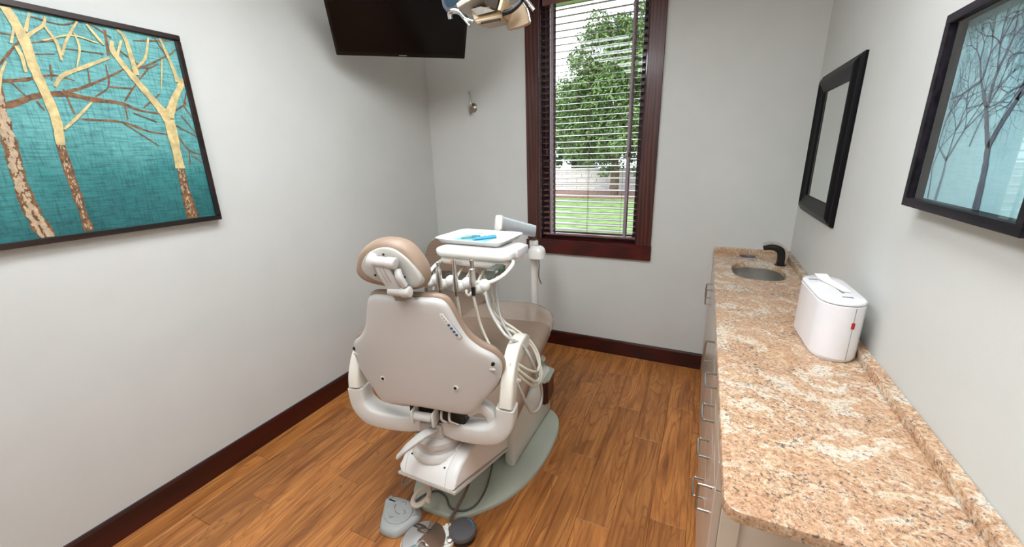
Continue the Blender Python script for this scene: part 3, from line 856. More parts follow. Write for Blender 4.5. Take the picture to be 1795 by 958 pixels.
# ---------------------------------------------------------------- countertop with sink and chute cut-outs
ct = thing('countertop', 'speckled tan granite worktop with backsplash along the right wall', 'countertop', (0, 0, 0))
CX0, CX1, CY0, CY1, CZ0, CZ1 = .0945, XR - .001, .733, YB - .001, .884, .914
SK = dict(cx=.322, cy=2.585, rx=.131, ry=.185)
def sink_outline(off=0.0, n=40):
    out = []
    for k in range(n):
        a = 2 * PI * k / n
        e = .72
        out.append((SK['cx'] + (SK['rx'] + off) * math.copysign(abs(math.cos(a)) ** e, math.cos(a)), SK['cy'] + (SK['ry'] + off) * math.copysign(abs(math.sin(a)) ** e, math.sin(a))))
    return out
CH = (.294, 2.925, .050)
ch_out = [(CH[0] + CH[2] * math.cos(2 * PI * k / 24), CH[1] + CH[2] * math.sin(2 * PI * k / 24)) for k in range(24)]
def corner(cx, cy, r, a0, n=5): return [(cx + r * math.cos(math.radians(a0 + 90 * k / n)), cy + r * math.sin(math.radians(a0 + 90 * k / n))) for k in range(n + 1)]
def slab_outline(i): return corner(CX0 + .03, CY0 + .03, .03 - i, 180) + [(CX1, CY0 + i), (CX1, CY1), (CX0 + i, CY1)]
bm = B()
def edges_of(pts, z):
    v = [bm.verts.new((x, y, z)) for x, y in pts]
    return v, [bm.edges.new((v[i], v[(i + 1) % len(v)])) for i in range(len(v))]
E_ = .007
ot, eo = edges_of(slab_outline(E_), CZ1)
st, es = edges_of(sink_outline(.003), CZ1)
cht, ec = edges_of(ch_out, CZ1)
bmesh.ops.triangle_fill(bm, use_beauty=True, use_dissolve=False, edges=eo + es + ec)
def skirt(top, rings):
    prev = top
    for pts, z in rings:
        v = [bm.verts.new((x, y, z)) for x, y in pts]
        for i in range(len(v)):
            j = (i + 1) % len(v)
            bm.faces.new((prev[i], prev[j], v[j], v[i]))
        prev = v
    return prev
ob = skirt(ot, [(slab_outline(.002), CZ1 - .002), (slab_outline(0), CZ1 - .007), (slab_outline(0), CZ0 + .004), (slab_outline(.004), CZ0)])
sb = skirt(st, [(sink_outline(0), CZ1 - .003), (sink_outline(0), CZ0)])
cb = skirt(cht, [(ch_out, CZ0)])
ed = []
for ring in (ob, sb, cb):
    for i in range(len(ring)):
        ed.append(bm.edges.get((ring[i], ring[(i + 1) % len(ring)])))
bmesh.ops.triangle_fill(bm, use_beauty=True, use_dissolve=False, edges=ed)
finish('slab', bm, M['granite'], ct, 40)
b = B(); box(b, (.506, CY0 + .005, CZ1), (XR - .001, YB - .003, .947), .003, 2); finish('side_backsplash', b, M['granite'], ct, 40)
b = B(); box(b, (CX0 + .004, YB - .028, CZ1), (.5055, YB - .003, .947), .003, 2); finish('rear_backsplash', b, M['granite'], ct, 40)
# sink
sk = thing('sink', 'stainless undermount sink bowl set in the granite counter', 'sink', (0, 0, 0))
b = B()
rings = [(.010, CZ0 - .001), (.004, CZ0 - .001), (.003, CZ0 - .02), (-.004, .76), (-.012, .735), (-.035, .722), (-.09, .718)]
loft(b, [[(x, y, z) for x, y in sink_outline(o)] for o, z in rings], (False, True))
finish('bowl', b, M['steel'], sk, 50)
b = B(); lathe(b, [(.030, 0), (.032, .002), (.026, .004), (.010, .001)], (SK['cx'], SK['cy'], .719), 24); finish('drain', b, M['chrome'], sk)
# waste chute
wc = thing('waste_chute', 'round stainless waste chute with blue liner behind the sink', 'waste chute', (CH[0], CH[1], CZ1))
b = B(); loft(b, [[(r * math.cos(2 * PI * k / 32), r * math.sin(2 * PI * k / 32), z) for k in range(32)] for r, z in ((.060, 0.0005), (.060, .003), (.055, .005), (.048, .004), (.0465, -.02), (.0465, -.12))], (False, False)); finish('ring', b, M['steel'], wc, 40)
b = B(); lathe(b, [(.046, -.022), (.040, -.045), (.030, -.07), (.012, -.075)], (0, 0, 0), 20, (False, True)); finish('liner', b, M['blue_bag'], wc)
# faucet
fc = thing('faucet', 'black and chrome curved sensor faucet beside the sink', 'faucet', (.452, 2.765, CZ1))
b = B(); lathe(b, [(.030, 0.0003), (.030, .004), (.024, .007)], (0, 0, 0), 28); finish('base', b, M['dark_metal'], fc)
path = [(0, 0, .005), (0, 0, .05), (-.008, 0, .082), (-.030, 0, .102), (-.065, 0, .107), (-.098, 0, .099)]
b = B(); tube(b, path, [.9, .88, .85, .8, .72, .6], 16, 6, up=(0, 1, 0), sq=(.050, .046)); finish('spout', b, M['black'], fc, 50)
b = B(); tube(b, [(.0225, 0, .02), (.021, 0, .064), (.009, 0, .105), (-.026, 0, .128), (-.065, 0, .1315), (-.102, 0, .120)], 1, 12, 6, up=(0, 1, 0), sq=(.053, .016)); finish('cover', b, M['chrome'], fc, 50)
# paper towel dispenser
dp = thing('towel_dispenser', 'white stadium-shaped paper towel dispenser standing on the granite counter', 'dispenser', (.432, 1.650, CZ1), math.radians(3))
oval = []
L_, W_ = .320, .138
rr = W_ / 2 - .004
for k in range(9): oval.append((rr * math.cos(PI * k / 8), L_ / 2 - rr + rr * math.sin(PI * k / 8)))
for k in range(9): oval.append((-rr * math.cos(PI * k / 8), -L_ / 2 + rr - rr * math.sin(PI * k / 8)))
HD = .205
b = B(); prism(b, oval, [(.007, .0003), (.004, .004), (.004, .010)]); finish('foot', b, M['dispenser'], dp, 50)
b = B(); prism(b, oval, [(.004, .010), (0, .012), (0, HD - .014), (.003, HD - .012)]); finish('body', b, M['dispenser'], dp, 50)
b = B(); prism(b, oval, [(.006, HD - .012), (.006, HD - .009)]); finish('lid_gap', b, M['grey_seam'], dp, 50)
b = B(); prism(b, oval, [(.001, HD - .009), (0, HD - .006), (.002, HD), (.008, HD + .003), (.05, HD + .004)]); lid = finish('lid', b, M['dispenser'], dp, 50)
b = B(); prism(b, rrect(.028, .012, .004, 3, -.035, .085), [(0, HD + .0028), (0, HD + .0042)]); finish('lid_mark', b, M['mark_grey'], lid, 0)
b = B(); prism(b, rrect(.030, .010, .003, 3, .012, -.105), [(0, HD + .0028), (0, HD + .0044)]); finish('latch', b, M['grey_seam'], lid, 0)
b = B(); prism(b, rrect(.010, .15, .0045, 3, .012, .01), [(0, HD + .003), (0, HD + .0046)]); finish('slot', b, M['mark_grey'], lid, 0)
endy = lambda x: -(L_ / 2 - rr) - math.sqrt(rr * rr - x * x)
b = B(); box(b, (.0225, endy(.023) - .0006, .012), (.0235, endy(.023) + .004, HD - .014)); finish('seam', b, M['grey_seam'], dp, 0)
b = B(); box(b, (.018, endy(.018) - .0012, .120), (.028, endy(.023) + .006, .142), .003, 2); finish('lock_button', b, M['label_red'], dp, 40)
b = B()
loft(b, [[(-.045 + .012 * s, .075, HD + .004), (-.040 + .01 * s, .03, HD + .006), (.002, -.03, HD + .006)] if False else [(x0, y0, HD + z0), (x1, y1, HD + z1)] for s, (x0, y0, z0, x1, y1, z1) in enumerate((
    (-.035, .085, .026, .000, .075, .030), (-.022, .075, .012, .012, .062, .014), (-.012, .055, .007, .026, .045, .008), (.004, .0, .006, .036, -.002, .0065), (.014, -.05, .0055, .036, -.052, .006)))], (False, False), False)
tag(finish('paper_towel', b, M['paper'], None, 60), 'white paper towel sheet sticking out of the dispenser lid', 'paper towel')
pto = bpy.data.objects['paper_towel']; pto.location = dp.location; pto.rotation_euler = dp.rotation_euler

# ---------------------------------------------------------------- television
tv = thing('television', 'black flat television hung tilted in the far left corner', 'television', (0, 0, 0))
az, ti = math.radians(50), math.radians(49)
ax = Vector((math.sin(az), math.cos(az), 0))
hn = Vector((ax.y, -ax.x, 0))
uz = hn * math.sin(ti) + Vector((0, 0, 1)) * math.cos(ti)
nn = ax.cross(uz)
if nn.dot(hn) < 0: nn = -nn
BLc = Vector((-2.106, 2.0, 2.203))
tv.matrix_world = Matrix([[ax[i], -nn[i], uz[i], BLc[i]] for i in range(3)] + [[0, 0, 0, 1]])
TW, TH = .785, .455
b = B(); prism(b, rrect(TW, TH, .006, 3, TW / 2, TH / 2), [(.003, 0), (0, .003), (0, .030), (.02, .045)], lambda a, z, h: (a, h, z)); finish('bezel', b, M['tv'], tv, 30)
b = B(); box(b, (.016, -.0012, .028), (TW - .016, -.0004, TH - .016)); finish('screen', b, M['screen'], tv, 0)
b = B(); box(b, (TW * .47, -.0014, .010), (TW * .53, -.0006, .016)); lg = finish('silver_mark', b, M['tv_mark'], tv, 0)
b = B(); box(b, (TW / 2 - .10, .045, TH / 2 - .10), (TW / 2 + .10, .06, TH / 2 + .10), .004, 1); finish('mount_plate', b, M['black'], tv, 30)
pb = tv.matrix_world.inverted() @ Vector((0, 0, 0))
ctr = BLc + ax * TW / 2 + uz * TH / 2 - nn * .06
iv = tv.matrix_world.inverted()
b = B()
back = ctr - nn * .10
tube2(b, [iv @ ctr, iv @ back], [.025, .025], 14)
tube2(b, [iv @ back, iv @ Vector((back.x, back.y, ZC))], [.022, .022], 14)
tube2(b, [iv @ Vector((back.x, back.y, ZC - .02)), iv @ Vector((back.x, back.y, ZC))], [.07, .07], 18)
finish('ceiling_pole', b, M['black'], tv, 40)

# ---------------------------------------------------------------- robe hook
hk = thing('wall_hook', 'small brushed nickel double robe hook on the back wall', 'hook', (-1.764, YB, 1.968))
b = B(); tube2(b, [(0, 0, 0), (0, -.004, 0), (0, -.008, 0), (0, -.012, 0), (0, -.016, 0), (0, -.020, 0)], [.036, .036, .030, .028, .018, .014], 28); finish('rose', b, M['nickel'], hk, 30)
b = B(); tube(b, [(0, -.018, 0), (0, -.034, .01), (-.003, -.036, .045), (-.004, -.040, .085), (-.004, -.048, .112)], [.008, .0075, .006, .0055, .0055], 10); tube2(b, [(-.004, -.046, .106), (-.004, -.050, .118), (-.004, -.052, .124)], [.009, .010, .006], 12); finish('upper_hook', b, M['nickel'], hk, 40)
b = B(); tube(b, [(0, -.018, 0), (0, -.032, -.012), (0, -.042, -.036), (0, -.056, -.044), (0, -.068, -.030), (0, -.070, .002)], [.008, .008, .007, .0065, .006, .006], 10); tube2(b, [(0, -.0695, -.004), (0, -.071, .008), (0, -.072, .012)], [.008, .009, .006], 12); finish('lower_hook', b, M['nickel'], hk, 40)

# ---------------------------------------------------------------- dental chair
CO, CYAW = Vector((-.951, 1.149, 0)), math.radians(10)
chair = thing('dental_chair', 'taupe and white dental treatment chair in the middle of the room', 'dental chair', CO, CYAW)
CI = (Matrix.Translation(CO) @ Matrix.Rotation(CYAW, 4, 'Z')).inverted()
def wl(bm):
    bm.transform(CI); return bm
def cp(n, bm, m, smooth=40, parent=None): return finish(n, bm, m, parent or chair, smooth)
# base plate, pedestal
plate = smooth_closed([(-.884, 1.165), (-.80, 1.235), (-.70, 1.385), (-.645, 1.58), (-.637, 1.82), (-.672, 2.00), (-.76, 2.09), (-.95, 2.11), (-1.14, 2.09), (-1.21, 1.96), (-1.23, 1.70), (-1.215, 1.42), (-1.175, 1.24), (-1.09, 1.155), (-.98, 1.15)], 5)
b = B(); prism(b, plate, [(0, .0005), (0, .014), (.004, .020), (.009, .022)]); cp('base_plate', wl(b), M['base_green'])
pprof = [(1.545, .0225), (1.540, .10), (1.546, .19), (1.562, .25), (1.59, .285), (1.64, .303), (1.75, .320), (1.90, .331), (2.02, .333), (2.085, .325), (2.09, .0225)]
for x0, x1 in ((-.818, -.758), (-1.145, -1.085)):
    b = B(); prism(b, pprof, [(.018, x0), (.004, x0 + .010), (0, x0 + .022), (0, x1 - .022), (.004, x1 - .010), (.018, x1)], lambda a, c, h: (h, a, c)); cp('pedestal_cover', wl(b), M['pale_enamel'])
b = B(); prism(b, [(1.66, .0225), (1.66, .22), (1.72, .295), (2.0, .328), (2.07, .32), (2.07, .0225)], [(0, -1.090), (0, -.812)], lambda a, c, h: (h, a, c)); cp('pedestal_core', wl(b), M['pale_enamel'], 30)
b = B(); tube2(b, [(-.7605, 1.965, .205), (-.757, 1.965, .205)], [.021, .021], 24); b.transform(Matrix.Translation((0, 1.965, .205)) @ Matrix.Scale(1.25, 4, (0, 0, 1)) @ Matrix.Translation((0, -1.965, -.205))); cp('oval_port', wl(b), M['hole'])
# lift arm in three shells
lprof = [(1.060, .292), (1.082, .350), (1.125, .378), (1.20, .392), (1.62, .310), (1.62, .112)]
for x0, x1, r0, r1 in ((-1.083, -1.052, .03, 0), (-1.0508, -.8472, 0, 0), (-.846, -.797, 0, .020)):
    b = B()
    pr = []
    if r0: pr += [(r0 * (1 - math.sin(PI / 2 * k / 4)), x0 + r0 * (1 - math.cos(PI / 2 * k / 4))) for k in range(5)]
    else: pr += [(0.0012, x0), (0, x0 + .0012)]
    if r1: pr += [(r1 * (1 - math.cos(PI / 2 * k / 4)), x1 - r1 * (1 - math.sin(PI / 2 * k / 4))) for k in range(5)]
    else: pr += [(0, x1 - .0012), (.0012, x1)]
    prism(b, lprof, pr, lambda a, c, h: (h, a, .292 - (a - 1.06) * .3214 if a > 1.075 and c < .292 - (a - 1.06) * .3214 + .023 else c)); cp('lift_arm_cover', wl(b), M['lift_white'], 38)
b = B(); prism(b, [(1.070, .294), (1.094, .349), (1.128, .373), (1.20, .387), (1.60, .309), (1.60, .124)], [(.004, -1.060), (.004, -.838)], lambda a, c, h: (h, a, c)); cp('lift_arm_core', wl(b), M['grey_seam'], 0)
b = B(); prism(b, [(1.056, .278), (1.056, .290), (1.60, .115), (1.60, .103)], [(0, -1.086), (0, -.794)], lambda a, c, h: (h, a, c)); cp('lift_arm_tray', wl(b), M['grey_white'], 0)
for x, y, z in ((-1.035, 1.10, .3660), (-.862, 1.092, .360), (-.862, 1.145, .3795)):
    b = B(); lathe(b, [(.004, -.002), (.004, .0012), (.001, .0014)], (x, y, z), 12); cp('screw', wl(b), M['dark_metal'])
# swivel
SV = (0.0, .045)
b = B(); lathe(b, [(.118, .362), (.118, .374), (.110, .386), (.098, .388)], (SV[0], SV[1], 0), 40); cp('swivel_ring', b, M['grey_white'])
b = B(); lathe(b, [(.094, .388), (.094, .412), (.10, .416), (.10, .440), (.07, .452), (.06, .52)], (SV[0], SV[1], 0), 40); cp('swivel_hub', b, M['white_plastic'])
b = B(); box(b, (-.055, -.02, .44), (.055, .10, .52), .012, 2); cp('hub_block', b, M['white_plastic'])
# sling arms and armrests
for s in (1, -1):
    b = B()
    tube(b, [(s * .045, .035, .500), (s * .12, .012, .502), (s * .22, .0, .510), (s * .285, -.002, .527), (s * .327, 0, .575), (s * .336, .0, .648)], [.95, 1, 1, 1.05, .98, .92], 20, 6, up=(0, 1, 0), sq=(.085, .082)); cp('sling_arm', b, M['grey_white'], 50)
    b = B()
    tube(b, [(s * .338, .0, .650), (s * .340, .014, .705), (s * .338, .055, .775), (s * .336, .13, .812), (s * .335, .23, .808), (s * .335, .32, .775)], [.90, .90, .92, .96, .94, .62], 20, 6, up=(s, 0, 0), sq=(.062, .088)); cp('armrest', b, M['cream'], 50)
# recline hinge under the backrest
b = B(); tube2(b, [(-.045, -.052, .578), (-.043, -.052, .578), (.033, -.052, .578), (.035, -.052, .578)], [.016, .0185, .0185, .016], 20); cp('hinge_barrel', b, M['white_plastic'])
for u in (-.056, .036):
    b = B(); box(b, (u, -.072, .545), (u + .011, .0, .610), .005, 2); cp('hinge_bracket', b, M['grey_white'])
b = B(); box(b, (-.09, -.02, .53), (.16, .08, .60), .006, 1); cp('recline_mechanism', b, M['dark_metal'], 30)
for u in (.065, .10):
    b = B(); tube(b, [(u, -.03, .60), (u + .01, -.05, .575), (u + .04, -.04, .555)], .006, 8); cp('linkage', b, M['steel'])
b = B(); tube(b, [(.030, .00, .492), (.012, -.055, .510), (-.010, -.10, .510), (-.050, -.135, .482), (-.085, -.148, .446)], [.8, 1, 1, .9, .7], 16, 6, up=(0, 0, 1), sq=(.016, .040)); cp('release_lever', b, M['white_plastic'], 50)
# side bracket right of the shell
b = B(); tube(b, [(.17, .0, .60), (.22, .01, .625), (.262, .012, .60), (.272, .01, .555)], [1, 1, 1, .8], 14, 5, up=(0, 1, 0), sq=(.05, .045)); cp('side_bracket', b, M['grey_white'], 50)
# seat and leg rest
def seat_ring(v, hw, zt, th, n=28):
    out = []
    for k in range(n):
        a = 2 * PI * k / n
        c, s = math.cos(a), math.sin(a)
        e, e2 = .32, .55
        out.append((hw * math.copysign(abs(c) ** e, c), v, zt - th / 2 + th / 2 * math.copysign(abs(s) ** e2, s)))
    return out
def hw(v):
    if v < .25: return .26 + .07 * math.sin(PI / 2 * max(v, 0) / .25)
    if v < 1.12: return .33 - .012 * (v - .25)
    t = min(1, (v - 1.12) / .33)
    return max(.004, .32 * math.sqrt(max(0, 1 - t ** 3)))
def zt(v): return .545 + .022 * math.exp(-((v - .62) / .2) ** 2) - .012 * math.exp(-((v - .3) / .15) ** 2)
b = B(); rings = []
for v, k in ((.0, .35), (.006, .62), (.02, .82), (.05, .95), (.09, 1), (.2, 1), (.3, 1), (.4, 1), (.46, 1), (.52, 1), (.6, 1), (.7, 1), (.85, 1), (.98, 1), (1.06, 1)):
    rings.append(seat_ring(v, hw(v) * (.9 + .1 * k), zt(v) - .06 * (1 - k), .125 * k))
loft(b, rings); cp('seat_cushion', b, M['taupe'], 60)
b = B(); rings = []
for v, k in ((1.0604, 1.012), (1.12, 1.012), (1.2, 1.01), (1.28, 1.0), (1.34, .98), (1.39, .94), (1.42, .86), (1.438, .72), (1.447, .5)):
    rings.append(seat_ring(v, hw(v) + .002, zt(v) + .0015 - .06 * (1 - min(1, k)), .127 * k))
loft(b, rings); cp('toe_cushion', b, M['toe_film'], 60)
# backrest
def bsurf(w_, z): return -.13 + (1.1 - z) * .11 + .70 * w_ * w_
half = [(0, 1.122), (.07, 1.123), (.128, 1.119), (.158, 1.102), (.177, 1.060), (.196, 1.010), (.222, .958), (.262, .915), (.306, .882), (.331, .842), (.330, .795), (.312, .745), (.282, .702), (.252, .668), (.226, .634), (.195, .614), (.14, .620), (.07, .632)]
full = half + [(0, .636)] + [(-a, c) for a, c in reversed(half[1:])]
shell = smooth_closed([(a * .972, c - .002) for a, c in full], 3)
b = B(); pillow(b, shell, [(.024, 0), (.013, .002), (.006, .006), (.001, .013), (0, .020), (.002, .032)], bsurf, (.85, .65, .45, .25, .1)); cp('backrest_shell', b, M['white_plastic'], 60)
cush = smooth_closed([(a * .99, c + (.009 if c > .85 else 0)) for a, c in full], 3)
b = B(); pillow(b, cush, [(.014, .026), (.004, .029), (0, .036), (0, .048), (.008, .062), (.026, .071)], bsurf, (.85, .65, .45, .25, .1)); cp('backrest_cushion', b, M['taupe'], 60)
for s in (1, -1):
    u, z = s * .156, .748
    b = B(); tube2(b, [(u, bsurf(u, z) - .003, z), (u, bsurf(u, z) - .0015, z), (u, bsurf(u, z) + .004, z)], [.009, .012, .013], 20); sc = cp('cap', b, M['grey_white'])
    b = B(); tube2(b, [(u, bsurf(u, z) - .0036, z + .001), (u, bsurf(u, z) - .002, z + .001)], [.0065, .0065], 14); cp('cap_hole', b, M['dark_metal'], 40, sc)
    u, z = s * .298, .848
    b = B(); tube2(b, [(u, bsurf(u, z) - .002, z), (u, bsurf(u, z) + .006, z)], [.008, .008], 14); cp('screw_recess', b, M['dark_metal'])
    b = B(); lathe(b, [(.012, -.004), (.014, .0), (.010, .004)], (u - s * .004, bsurf(u, z) + .0, z - .022), 14, sx=1.1, sy=.35); cp('recess_lip', b, M['white_plastic'])
# touch pad on the shell edge
p0, p1 = Vector((.138, 1.066)), Vector((.196, .964))
d = (p1 - p0).normalized(); nrm = Vector((-d.y, d.x))
def padpt(t, s, h):
    q = p0 + d * t + nrm * s
    return (q.x, bsurf(q.x, q.y) + .0015 - h, q.y)
Lp = (p1 - p0).length
cap = [(.008 + .008 * math.cos(PI / 2 + PI * k / 8) , .008 * math.sin(PI / 2 + PI * k / 8)) for k in range(9)] + [(Lp - .008 + .008 * math.cos(-PI / 2 + PI * k / 8), .008 * math.sin(-PI / 2 + PI * k / 8)) for k in range(9)]
b = B(); prism(b, cap, [(0, -.002), (0, .0022), (.001, .0028)], lambda a, c, h: padpt(a, c, h)); pad = cp('touch_pad', b, M['unit_white'], 30)
b = B(); prism(b, [(a + (.0014 if a > Lp / 2 else -.0014), c * 1.16) for a, c in cap], [(0, -.002), (0, .0014)], padpt); cp('pad_rim', b, M['mark_grey'], 0, pad)
for k in range(4):
    c0 = .052 + k * .0155
    b = B(); prism(b, [(c0 + .0052 * math.cos(2 * PI * q / 12), .0052 * math.sin(2 * PI * q / 12)) for q in range(12)], [(0, .002), (0, .0042)], padpt); cp('round_key', b, M['blue_key'], 30, pad)
for k in range(3):
    b = B(); prism(b, [(.010 + k * .012, -.003), (.012 + k * .012, -.003), (.012 + k * .012, .004), (.010 + k * .012, .004)], [(0, .002), (0, .0034)], padpt); cp('key_mark', b, M['mark_grey'], 0, pad)
# headrest
def hsurf(w_, z): return -.13 + (1.1 - z) * .11
hp_ = smooth_closed([(-.131, 1.238), (-.100, 1.280), (-.045, 1.305), (.008, 1.302), (.053, 1.268), (.084, 1.222), (.091, 1.186), (.062, 1.165), (-.035, 1.170), (-.100, 1.188), (-.127, 1.208)], 4)
hc_ = smooth_closed([(-.172, 1.231), (-.143, 1.287), (-.078, 1.326), (-.018, 1.332), (.043, 1.314), (.085, 1.256), (.099, 1.201), (.079, 1.158), (.037, 1.144), (-.055, 1.148), (-.142, 1.166), (-.176, 1.197)], 4)
b = B(); pillow(b, hp_, [(.006, -.003), (.001, 0), (0, .008), (0, .03)], hsurf); cp('headrest_plate', b, M['plate_grey'], 60)
hg_ = [(a * .90 - .003, c * .90 + 1.238 * .10) for a, c in hc_]
b = B(); pillow(b, hc_, [(.034, .004), (.020, .006), (.007, .020), (0, .045), (.002, .070), (.014, .092), (.034, .103)], hsurf, dome=(0, .008)); cp('headrest_cushion', b, M['taupe'], 60)
for u, z in ((-.032, 1.283), (-.080, 1.205), (.034, 1.204)):
    b = B(); tube2(b, [(u, hsurf(u, z) - .0045, z), (u, hsurf(u, z) + .004, z)], [.0042, .0042], 12); cp('screw', b, M['dark_metal'])
V = lambda z, o: hsurf(0, z) + o
b = B(); tube2(b, [(-.052, V(1.264, -.030), 1.264), (-.050, V(1.264, -.030), 1.264), (-.006, V(1.264, -.030), 1.262), (-.004, V(1.264, -.030), 1.262)], [.0155, .0185, .0185, .0165], 22); cp('upper_barrel', b, M['white_plastic'])
b = B(); tube2(b, [(-.004, V(1.262, -.030), 1.262), (.024, V(1.26, -.030), 1.260), (.027, V(1.26, -.030), 1.260)], [.0200, .0200, .0165], 22); cp('end_knob', b, M['white_plastic'])
b = B(); tube(b, [(-.070, V(1.255, -.030), 1.250), (-.066, V(1.265, -.030), 1.266), (-.058, V(1.28, -.014), 1.286)], 1, 12, 4, up=(1, 0, 0), sq=(.030, .022)); cp('flange', b, M['white_plastic'], 50)
b = B(); tube(b, [(-.028, V(1.26, -.032), 1.256), (-.016, V(1.22, -.034), 1.222), (-.004, V(1.18, -.030), 1.190), (.004, V(1.16, -.024), 1.158)], 1, 16, 5, up=(1, 0, .3), sq=(.050, .018)); cp('link_arm', b, M['white_plastic'], 50)
for o_ in (-.007, .007):
    b = B(); tube(b, [(-.024 + o_, V(1.25, -.0418), 1.246), (-.016 + o_, V(1.22, -.0436), 1.222), (-.005 + o_, V(1.19, -.0405), 1.194)], .0008, 6, 3); cp('groove', b, M['mark_grey'])
b = B(); tube(b, [(.026, V(1.24, -.026), 1.238), (.035, V(1.21, -.036), 1.212), (.045, V(1.19, -.028), 1.180)], [.85, 1, .85], 12, 5, up=(0, 1, 0), sq=(.022, .022)); cp('grip', b, M['white_plastic'], 50)
b = B(); tube2(b, [(-.022, V(1.155, -.026), 1.158), (-.020, V(1.155, -.026), 1.158), (.030, V(1.155, -.026), 1.156), (.032, V(1.155, -.026), 1.156)], [.012, .0155, .0155, .013], 20); cp('lower_barrel', b, M['white_plastic'])
b = B(); tube2(b, [(.030, V(1.155, -.026), 1.156), (.058, V(1.155, -.026), 1.158), (.061, V(1.155, -.026), 1.158)], [.0195, .0195, .016], 20); cp('end_knob', b, M['white_plastic'])
b = B(); box(b, (-.008, V(1.13, .002), 1.112), (.034, V(1.13, .018), 1.152), .003, 1); cp('support_bar', b, M['steel'], 30)
b = B(); box(b, (-.010, V(1.13, -.022), 1.118), (.036, V(1.13, .012), 1.146), .003, 1); cp('support_collar', b, M['nickel'], 30)
for u in (-.03, .056):
    b = B(); lathe(b, [(.008, 0), (.008, .003), (.004, .004)], (u, V(1.1, .012), 1.1215), 14); cp('screw', b, M['steel'])
# junction box at the front of the pedestal
jb = [(-.742, 1.935), (-.724, 1.965), (-.736, 2.100), (-.806, 2.130), (-.925, 2.255), (-1.06, 2.255), (-1.06, 1.935)]
b = B(); prism(b, jb, [(.006, .15), (.006, .298)]); cp('junction_box', wl(b), M['mahogany_y'], 20)
b = B(); prism(b, jb, [(0, .298), (0, .306), (.002, .309)]); cp('junction_lid', wl(b), M['base_green'], 20)

# ---------------------------------------------------------------- delivery unit
PB = Vector((-1.105, 2.68, 0))
du = thing('delivery_unit', 'white dental delivery unit on a pole with a jointed arm and instrument head', 'dental unit', PB)
def dp_(n, bm, m, smooth=40, parent=None):
    bm.transform(Matrix.Translation(-PB)); return finish(n, bm, m, parent or du, smooth)
x, y = PB.x, PB.y
b = B(); lathe(b, [(.085, 0.0005), (.085, .012), (.05, .018), (.031, .03)], (x, y, 0), 32); dp_('foot', b, M['unit_white'])
b = B(); lathe(b, [(.0285, .012), (.0285, .90)], (x, y, 0), 24); dp_('pole', b, M['unit_white'])
b = B(); lathe(b, [(.030, .85), (.033, .854), (.033, .978), (.030, .984), (.015, .986)], (x, y, 0), 28); dp_('collar', b, M['unit_white'])
b = B(); lathe(b, [(.016, .984), (.016, 1.03)], (x, y, 0), 16); dp_('pivot', b, M['panel_grey'])
e0, e1 = Vector((x, y - .01, 1.056)), Vector((-1.118, 2.16, 1.196))
b = B(); tube(b, [e0, e0.lerp(e1, .02), e0.lerp(e1, .5), e1], 1, 20, 1, up=(1, 0, 0), sq=(.046, .086)); dp_('flex_arm', b, M['aluminium'], 50)
dv = (e1 - e0).normalized()
b = B(); tube(b, [e1, e1 + dv * .008, e1 + dv * .012], [1.03, 1.03, .9], 20, 1, up=(1, 0, 0), sq=(.050, .091)); dp_('arm_cap', b, M['unit_white'], 50)
b = B(); lathe(b, [(.017, 1.085), (.017, 1.16)], (-1.09, 2.15, 0), 18); dp_('drop_shaft', b, M['nickel'])
b = B(); tube(b, [(-1.09, 2.16, 1.10), (-.98, 1.92, 1.115), (-.93, 1.72, 1.130)], 1, 14, 4, up=(0, 0, 1), sq=(.04, .07)); dp_('yoke', b, M['unit_white'], 50)
b = B(); prism(b, rrect(.125, .10, .04, 5, -1.060, 2.625), [(.006, .866), (0, .870), (0, .915), (.006, .935), (.018, .951), (.036, .960), (.046, .962)]); dp_('junction_cap', b, M['unit_white'], 50)
b = B(); tube(b, [(-1.035, 2.60, .87), (-1.033, 2.60, .81), (-1.036, 2.60, .735), (-1.016, 2.60, .68)], .0045, 8); dp_('dangling_cord', b, M['cord_grey'])
# head
HXC, HYC = -.915, 1.580
b = B(); prism(b, rrect(.385, .25, .05, 6, HXC, HYC), [(.030, 1.150), (.012, 1.152), (.003, 1.160), (0, 1.170), (0, 1.184), (.006, 1.190), (.022, 1.196), (.05, 1.1975)]); dp_('head_shell', b, M['unit_white'], 50)
b = B(); prism(b, rrect(.365, .23, .045, 6, HXC, HYC), [(.05, 1.108), (.022, 1.112), (.010, 1.122), (.006, 1.140), (.012, 1.152)]); hb = dp_('head_base', b, M['unit_white'], 50)
b = B(); box(b, (HXC + .176, 1.545, 1.152), (HXC + .200, 1.675, 1.192), .008, 2); dp_('side_wing', b, M['tray'], 40)
b = B(); tube2(b, [(-1.008, 1.4670, 1.135), (-1.008, 1.4645, 1.135)], [.0065, .0065], 18); dp_('orange_dot', b, M['orange'], 30, hb)
tx = bpy.data.curves.new('wordmark', 'FONT'); tx.body = 'marus'; tx.size = .017; tx.extrude = .0004
to = bpy.data.objects.new('wordmark_tmp', tx); COL.objects.link(to)
to.matrix_world = Matrix.Translation((-.997, 1.4655, 1.130)) @ Matrix.Rotation(PI / 2, 4, 'X')
bpy.context.view_layer.update()
tm = bpy.data.meshes.new_from_object(to); b = B(); b.from_mesh(tm); b.transform(to.matrix_world); bpy.data.objects.remove(to)
dp_('wordmark', b, M['mark_grey'], 0, hb)
